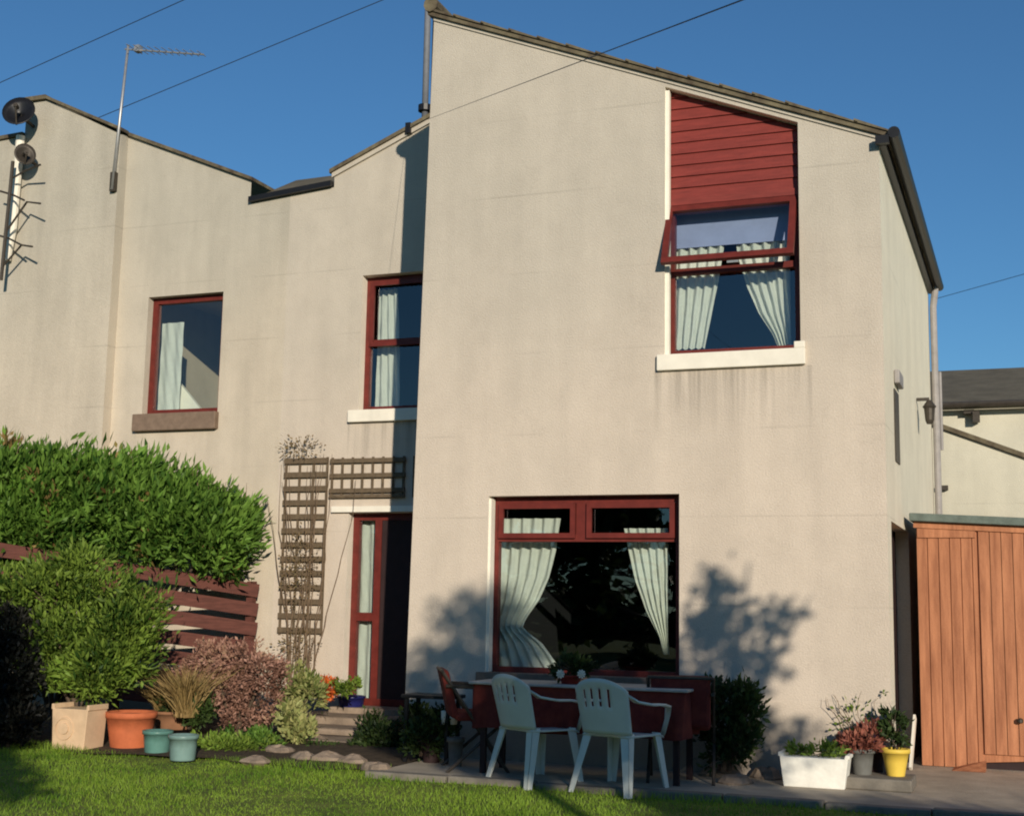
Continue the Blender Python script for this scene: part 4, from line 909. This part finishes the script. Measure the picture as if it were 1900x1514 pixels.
_, g, r, h = potpx('flower_pot', 1575, 1622, 1388, 1437, M['greypot'], 'round grey pot between the white trough and the yellow pot', 'flower pot', Z=.216)
bush('plant', (g.x, g.y+.05, .216+h-.03), [(g.x-.03, g.y+.05, .216+h+.03, .16, .1, .04), (g.x+.08, g.y+.05, .216+h+.09, .07, .07, .07)], 800, .06, .025, M['leaf_red'], 'reddish trailing plant in the grey pot', 'plant', 76, .02, stems=2, stemr=.006)
_, g, r, h = potpx('flower_pot', 1634, 1688, 1388, 1440, M['yellow'], 'bright yellow plastic pot at the right corner of the house', 'flower pot', Z=.216, taper=.66)
c = (g.x, g.y+r*.6, .216+h)
bush('plant', (c[0], c[1], c[2]-.03), [(c[0]-.03, c[1], c[2]+.20, .06, .05, .12), (c[0]+.01, c[1], c[2]+.12, .10, .07, .07)], 700, .05, .022, M['leaf_dark'], 'upright green plant in the yellow pot', 'plant', 77, .015, stems=2, stemr=.01)
_, g, r, h = potpx('flower_pot', 1612, 1640, 1388, 1432, M['darkpot'], 'dark narrow pot behind the yellow pot', 'flower pot', Z=.216, taper=.85)
bush('plant', (g.x, g.y+.05, .216+h-.03), [(g.x, g.y+.02, .216+h+.05, .05, .04, .03)], 240, .03, .025, M['leaf_pink'], 'small pink flowers in the dark narrow pot', 'flowers', 78, .01, stems=1, stemr=.005)
bush('plant', (g.x-.05, g.y+.08, .216+h-.03), [(g.x-.06, g.y+.08, .216+h+.12, .05, .04, .11)], 300, .06, .02, M['leaf_dark'], 'dark pointed plant behind the pink flowers', 'plant', 79, .015, stems=1, stemr=.008)
wt_ = thing('climbing_plant', (at(1590, 1400, -.05)), 'thin bare climbing stems on the wall above the white trough', 'climber')
b0 = at(1600, 1395, -.04); twigs(wt_, 'stems', (b0.x, -.04, b0.z), 7, (.3, .01), .45, .005, M['twig'], 9, lean=(-.05, 0, 0), seg=8)
rg2 = np.random.default_rng(8); q0 = at(1585, 1340, -.04); q1 = at(1642, 1285, -.04)
pts, d = blob_points([(q0.x, -.04, q0.z, .2, .02, .2), (q1.x, -.04, q1.z, .03, .02, .025)], 130, rg2, .1); leaves('leaves', pts, d+np.array([0, -.4, 0]), .035, .02, M['leaf_gold'], wt_, rg2)

# ============================================================ shed
YS = 1.5; sx0 = at(1705, 1200, YS).x; sx1 = 6.4
sh_ = thing('shed', (5.3, YS, .1), 'orange brown wooden shed of vertical boards at the right', 'shed')
def stop(x_): return 2.27-(x_-sx0)*.055
nb2 = 7; bw = .095; xx = sx0; body = MB(); xd = at(1822, 1300, YS).x
while xx < xd-.01:
    xe = min(xx+bw, xd); body.prism([(xx+.004, .13), (xe-.004, .13), (xe-.004, stop(xe)), (xx+.004, stop(xx))], YS, YS+.02); xx = xe
body.prism([(sx0+.002, .14), (sx1-.002, .30), (sx1-.002, stop(sx1)-.01), (sx0+.002, stop(sx0)-.01)], YS+.012, YS+.045)
body.box(sx0, sx0+.03, YS+.045, YS+2.2, .13, 2.2); body.box(sx1-.03, sx1, YS+.045, YS+2.2, .13, 2.1); body.box(sx0, sx1, YS+2.2, YS+2.23, .13, 2.1)
body.box(sx0+.01, xd-.012, YS-.018, YS-.001, stop(sx0)-.145, stop(sx0)-.06)
body.build('wall', M['shed'], sh_)
dr = MB(); xx = xd+.01
while xx < sx1-.5:
    xe = xx+bw; dr.prism([(xx+.003, .255), (xe-.003, .255), (xe-.003, stop(xe)-.02), (xx+.003, stop(xx)-.02)], YS-.012, YS+.010); xx = xe
dro = dr.build('door', M['shed'], sh_)
kn = at(1893, 1337, YS-.02); MB().lathe((kn.x, YS-.05, kn.z-.02), [(.012, 0), (.026, .01), (.026, .035), (.012, .045)], 12).build('knob', M['darkmetal'], dro)
pl = MB(); pl.box(xd+.01, sx1-.05, YS+.05, YS+.09, .125, .255); pl.build('gap_shade', M['darkpot'], sh_)  # near-black strip stands in for the shadowed gap under the door
fr = MB(); fr.prism([(sx0-.02, stop(sx0)-.055), (sx1, stop(sx1)-.055), (sx1, stop(sx1)), (sx0-.02, stop(sx0))], YS-.03, YS-.002); fr.build('fascia', M['shed'], sh_)
rfm = MB(); rfm.prism([(sx0-.05, stop(sx0)+.003), (sx1+.06, stop(sx1)+.003), (sx1+.06, stop(sx1)+.075), (sx0-.05, stop(sx0)+.075)], YS-.09, YS+2.3); rfm.build('roof', M['felt'], sh_, bevel=.01)
w0 = at(1795, 1420, YS-.1); rp = MB(); rp.v = [(xd-.25, YS-.28, .127), (xd+.02, YS-.28, .127), (xd+.02, YS-.02, .20), (xd-.14, YS-.02, .16), (xd+.02, YS-.02, .127), (xd-.25, YS-.02, .127)]; rp.f = [(0, 1, 2, 3), (1, 4, 2), (0, 3, 5), (3, 2, 4, 5), (0, 5, 4, 1)]; tag(rp.build('plank', M['shed']), 'short wooden ramp wedge at the shed door', 'plank')
pk = MB(); u = at(1697, 1432, YS-.25); pk.bar((u.x-.02, 1.1, .13), (u.x+.0, 1.42, .55), .02, .07); tag(pk.build('plank', M['white']), 'pale plank leaning against the shed corner', 'plank')

# ============================================================ building far right
YB = 10.5
fb = thing('house', (7, YB, 0), 'white rendered house with brown roof beyond the shed', 'house')
e = at(1800, 748, YB).z; rt_ = at(1800, 686, YB+3).z
MB().box(2.5, 16, YB, YB+7, 0, e).build('wall', M['wall_far'], fb)
r_ = MB(); r_.v = [(2.3, YB-.25, e-.02), (16.2, YB-.25, e-.02), (16.2, YB+3, rt_), (2.3, YB+3, rt_), (2.3, YB+7.2, e-.1), (16.2, YB+7.2, e-.1)]; r_.f = [(0, 1, 2, 3), (3, 2, 5, 4), (0, 3, 4), (1, 5, 2)]; r_.build('roof', M['tile_far'], fb)
MB().tube([(2.3, YB-.29, e-.06), (16.2, YB-.29, e-.06)], .045, 8).build('gutter', M['darkmetal'], fb)
# lower lean-to with a sloping dark verge in front of it
YE = 8.5; v0 = at(1738, 793, YE); v1 = at(1900, 850, YE); sl = (v1.z-v0.z)/(v1.x-v0.x)
lt = thing('outbuilding', (6, YE, 0), 'pale outbuilding with a sloping dark edge in front of the far house', 'outbuilding')
xa, xb = v0.x-.3, v0.x+3.2
MB().prism([(xa, 0), (xb, 0), (xb, v0.z+sl*(xb-v0.x)), (xa, v0.z+sl*(xa-v0.x))], YE, YE+1.5).build('wall', M['wall_far'], lt)
MB().prism([(xa, v0.z+sl*(xa-v0.x)+.003), (xb, v0.z+sl*(xb-v0.x)+.003), (xb, v0.z+sl*(xb-v0.x)+.07), (xa, v0.z+sl*(xa-v0.x)+.07)], YE-.06, YE+1.55).build('roof', M['tile'], lt)
b1 = at(1805, 768, YB-.1); fx = thing('wall_bracket', b1, 'small dark fitting on the far white house', 'wall fitting')
MB().box(b1.x-.13, b1.x+.02, YB-.16, YB-.002, b1.z+.0, b1.z+.06).build('arm', M['darkmetal'], fx); MB().box(b1.x-.0, b1.x+.1, YB-.2, YB-.05, b1.z-.13, b1.z+.03).build('head', M['darkmetal'], fx)
b2 = at(1748, 905, YE-.05); tag(MB().box(b2.x-.05, b2.x+.08, YE-.1, YE-.002, b2.z-.03, b2.z+.03).build('pipe_clip', M['darkmetal']), 'dark clip on the outbuilding wall above the shed roof', 'clip')

# ============================================================ trees behind the camera, whose shadows fall on the wall
TX, TZ = math.tan(SUN_AZ), math.tan(SUN_EL)/math.cos(SUN_AZ)
def caster(blobs, Y, n, seed, label, trunk, m='leaf_hedge', L=.16, Wd=.09, shell=.1, ry=.5, cl=.09, name='tree', kind='tree'):
    "blobs given by where their shadow lands on the front wall (x, z, rx, rz)"
    B = []
    for (xw, zw, rx, rz) in blobs: B.append((xw-TX*Y, Y, zw-TZ*Y, rx, ry, rz))
    t = thing(name, (trunk, Y, 0), label, kind); rg_ = np.random.default_rng(seed); cs = B
    pts, d = blob_points(B, n, rg_, shell, cl); leaves('crown', pts, d*.4+rg_.normal(size=(n, 3)), L, Wd, M[m], t, rg_)
    tk = MB(); zc_ = min(b[2] for b in B); tk.tube([(trunk, Y, 0), (trunk+.06, Y, zc_*.5), (trunk, Y, zc_)], [.12, .09, .06], 10)
    for b in B: tk.tube([(trunk, Y, zc_-.1), ((trunk+b[0])/2, Y, (zc_+b[2])/2), b[:3]], [.04, .025, .008], 6)
    tk.build('trunk', M['bark'], t); return t
caster([(3.0, 1.55, .24, .2), (3.12, 1.85, .13, .14), (2.95, 1.3, .40, .12), (3.62, 1.58, .15, .05), (3.42, 1.48, .08, .05), (2.72, 1.25, .22, .12), (2.7, .98, .26, .16), (3.1, 1.02, .22, .09), (3.3, .93, .1, .06), (2.8, .68, .38, .2), (3.15, .62, .26, .14), (3.3, .4, .22, .16), (2.8, .35, .4, .2)], -8.5, 1650, 101, 'leafy tree beside the camera shading the wall right of the window', 2.95+TX*8.5, L=.10, Wd=.055, ry=.12, cl=.07)
caster([(.55, 1.2, .28, .25), (.72, 1.5, .12, .22), (.3, .95, .28, .25), (.15, .65, .25, .2), (.7, .8, .3, .3), (1.15, 1.05, .35, .3), (1.0, 1.35, .2, .2)], -13.6, 1150, 102, 'leafy tree behind the camera shading the wall left of the window', .9+TX*13.6, L=.13, Wd=.07, ry=.2)
caster([(.6, .25, .8, .32), (1.6, .3, .9, .32), (2.3, .2, .7, .3), (1.2, .0, 1.1, .22), (2.2, -.15, .9, .25), (2.3, .55, .5, .25), (1.6, .6, .5, .2), (1.2, .55, .5, .2), (.9, .62, .6, .2), (1.9, .72, .5, .14)], -13.0, 4600, 103, 'bushy tree behind the camera shading the foot of the house', 1.9+TX*13, shell=.0)
caster([(2.6, -.50, 1.1, .24), (4.2, -.50, 1.2, .27), (5.6, -.5, 1.0, .3), (3.4, -.75, 1.6, .3), (1.9, -.75, .6, .2)], -12.6, 6500, 104, 'long hedge-like tree behind the camera shading the paving', 4.0+TX*12.6, shell=.0)
caster([(-4.4, .1, .45, .45), (-4.5, .6, .35, .3), (-4.0, -.75, .6, .35), (-4.9, -.3, .5, .5)], -12.8, 3000, 105, 'small tree behind the camera shading the left edge', -4.5+TX*12.8, shell=.0)

hb = []  # unseen hedge, added so the window glass mirrors something dark
rr = random.Random(4)
for i in range(34):
    hb.append((-42+i*2.4+rr.uniform(-.5, .5), -30+rr.uniform(-1, 1), 2.9+rr.uniform(-.2, .4), 2.0, 1.4, 3.1+rr.uniform(-.3, .4)))
bush('hedge', (0, -30, 0), hb, 30000, .50, .36, M['leaf_dark'], 'tall dark hedge added unseen behind the camera to darken the window reflections', 'hedge', 201, .2, shell=.5, stems=34, stemr=.08)
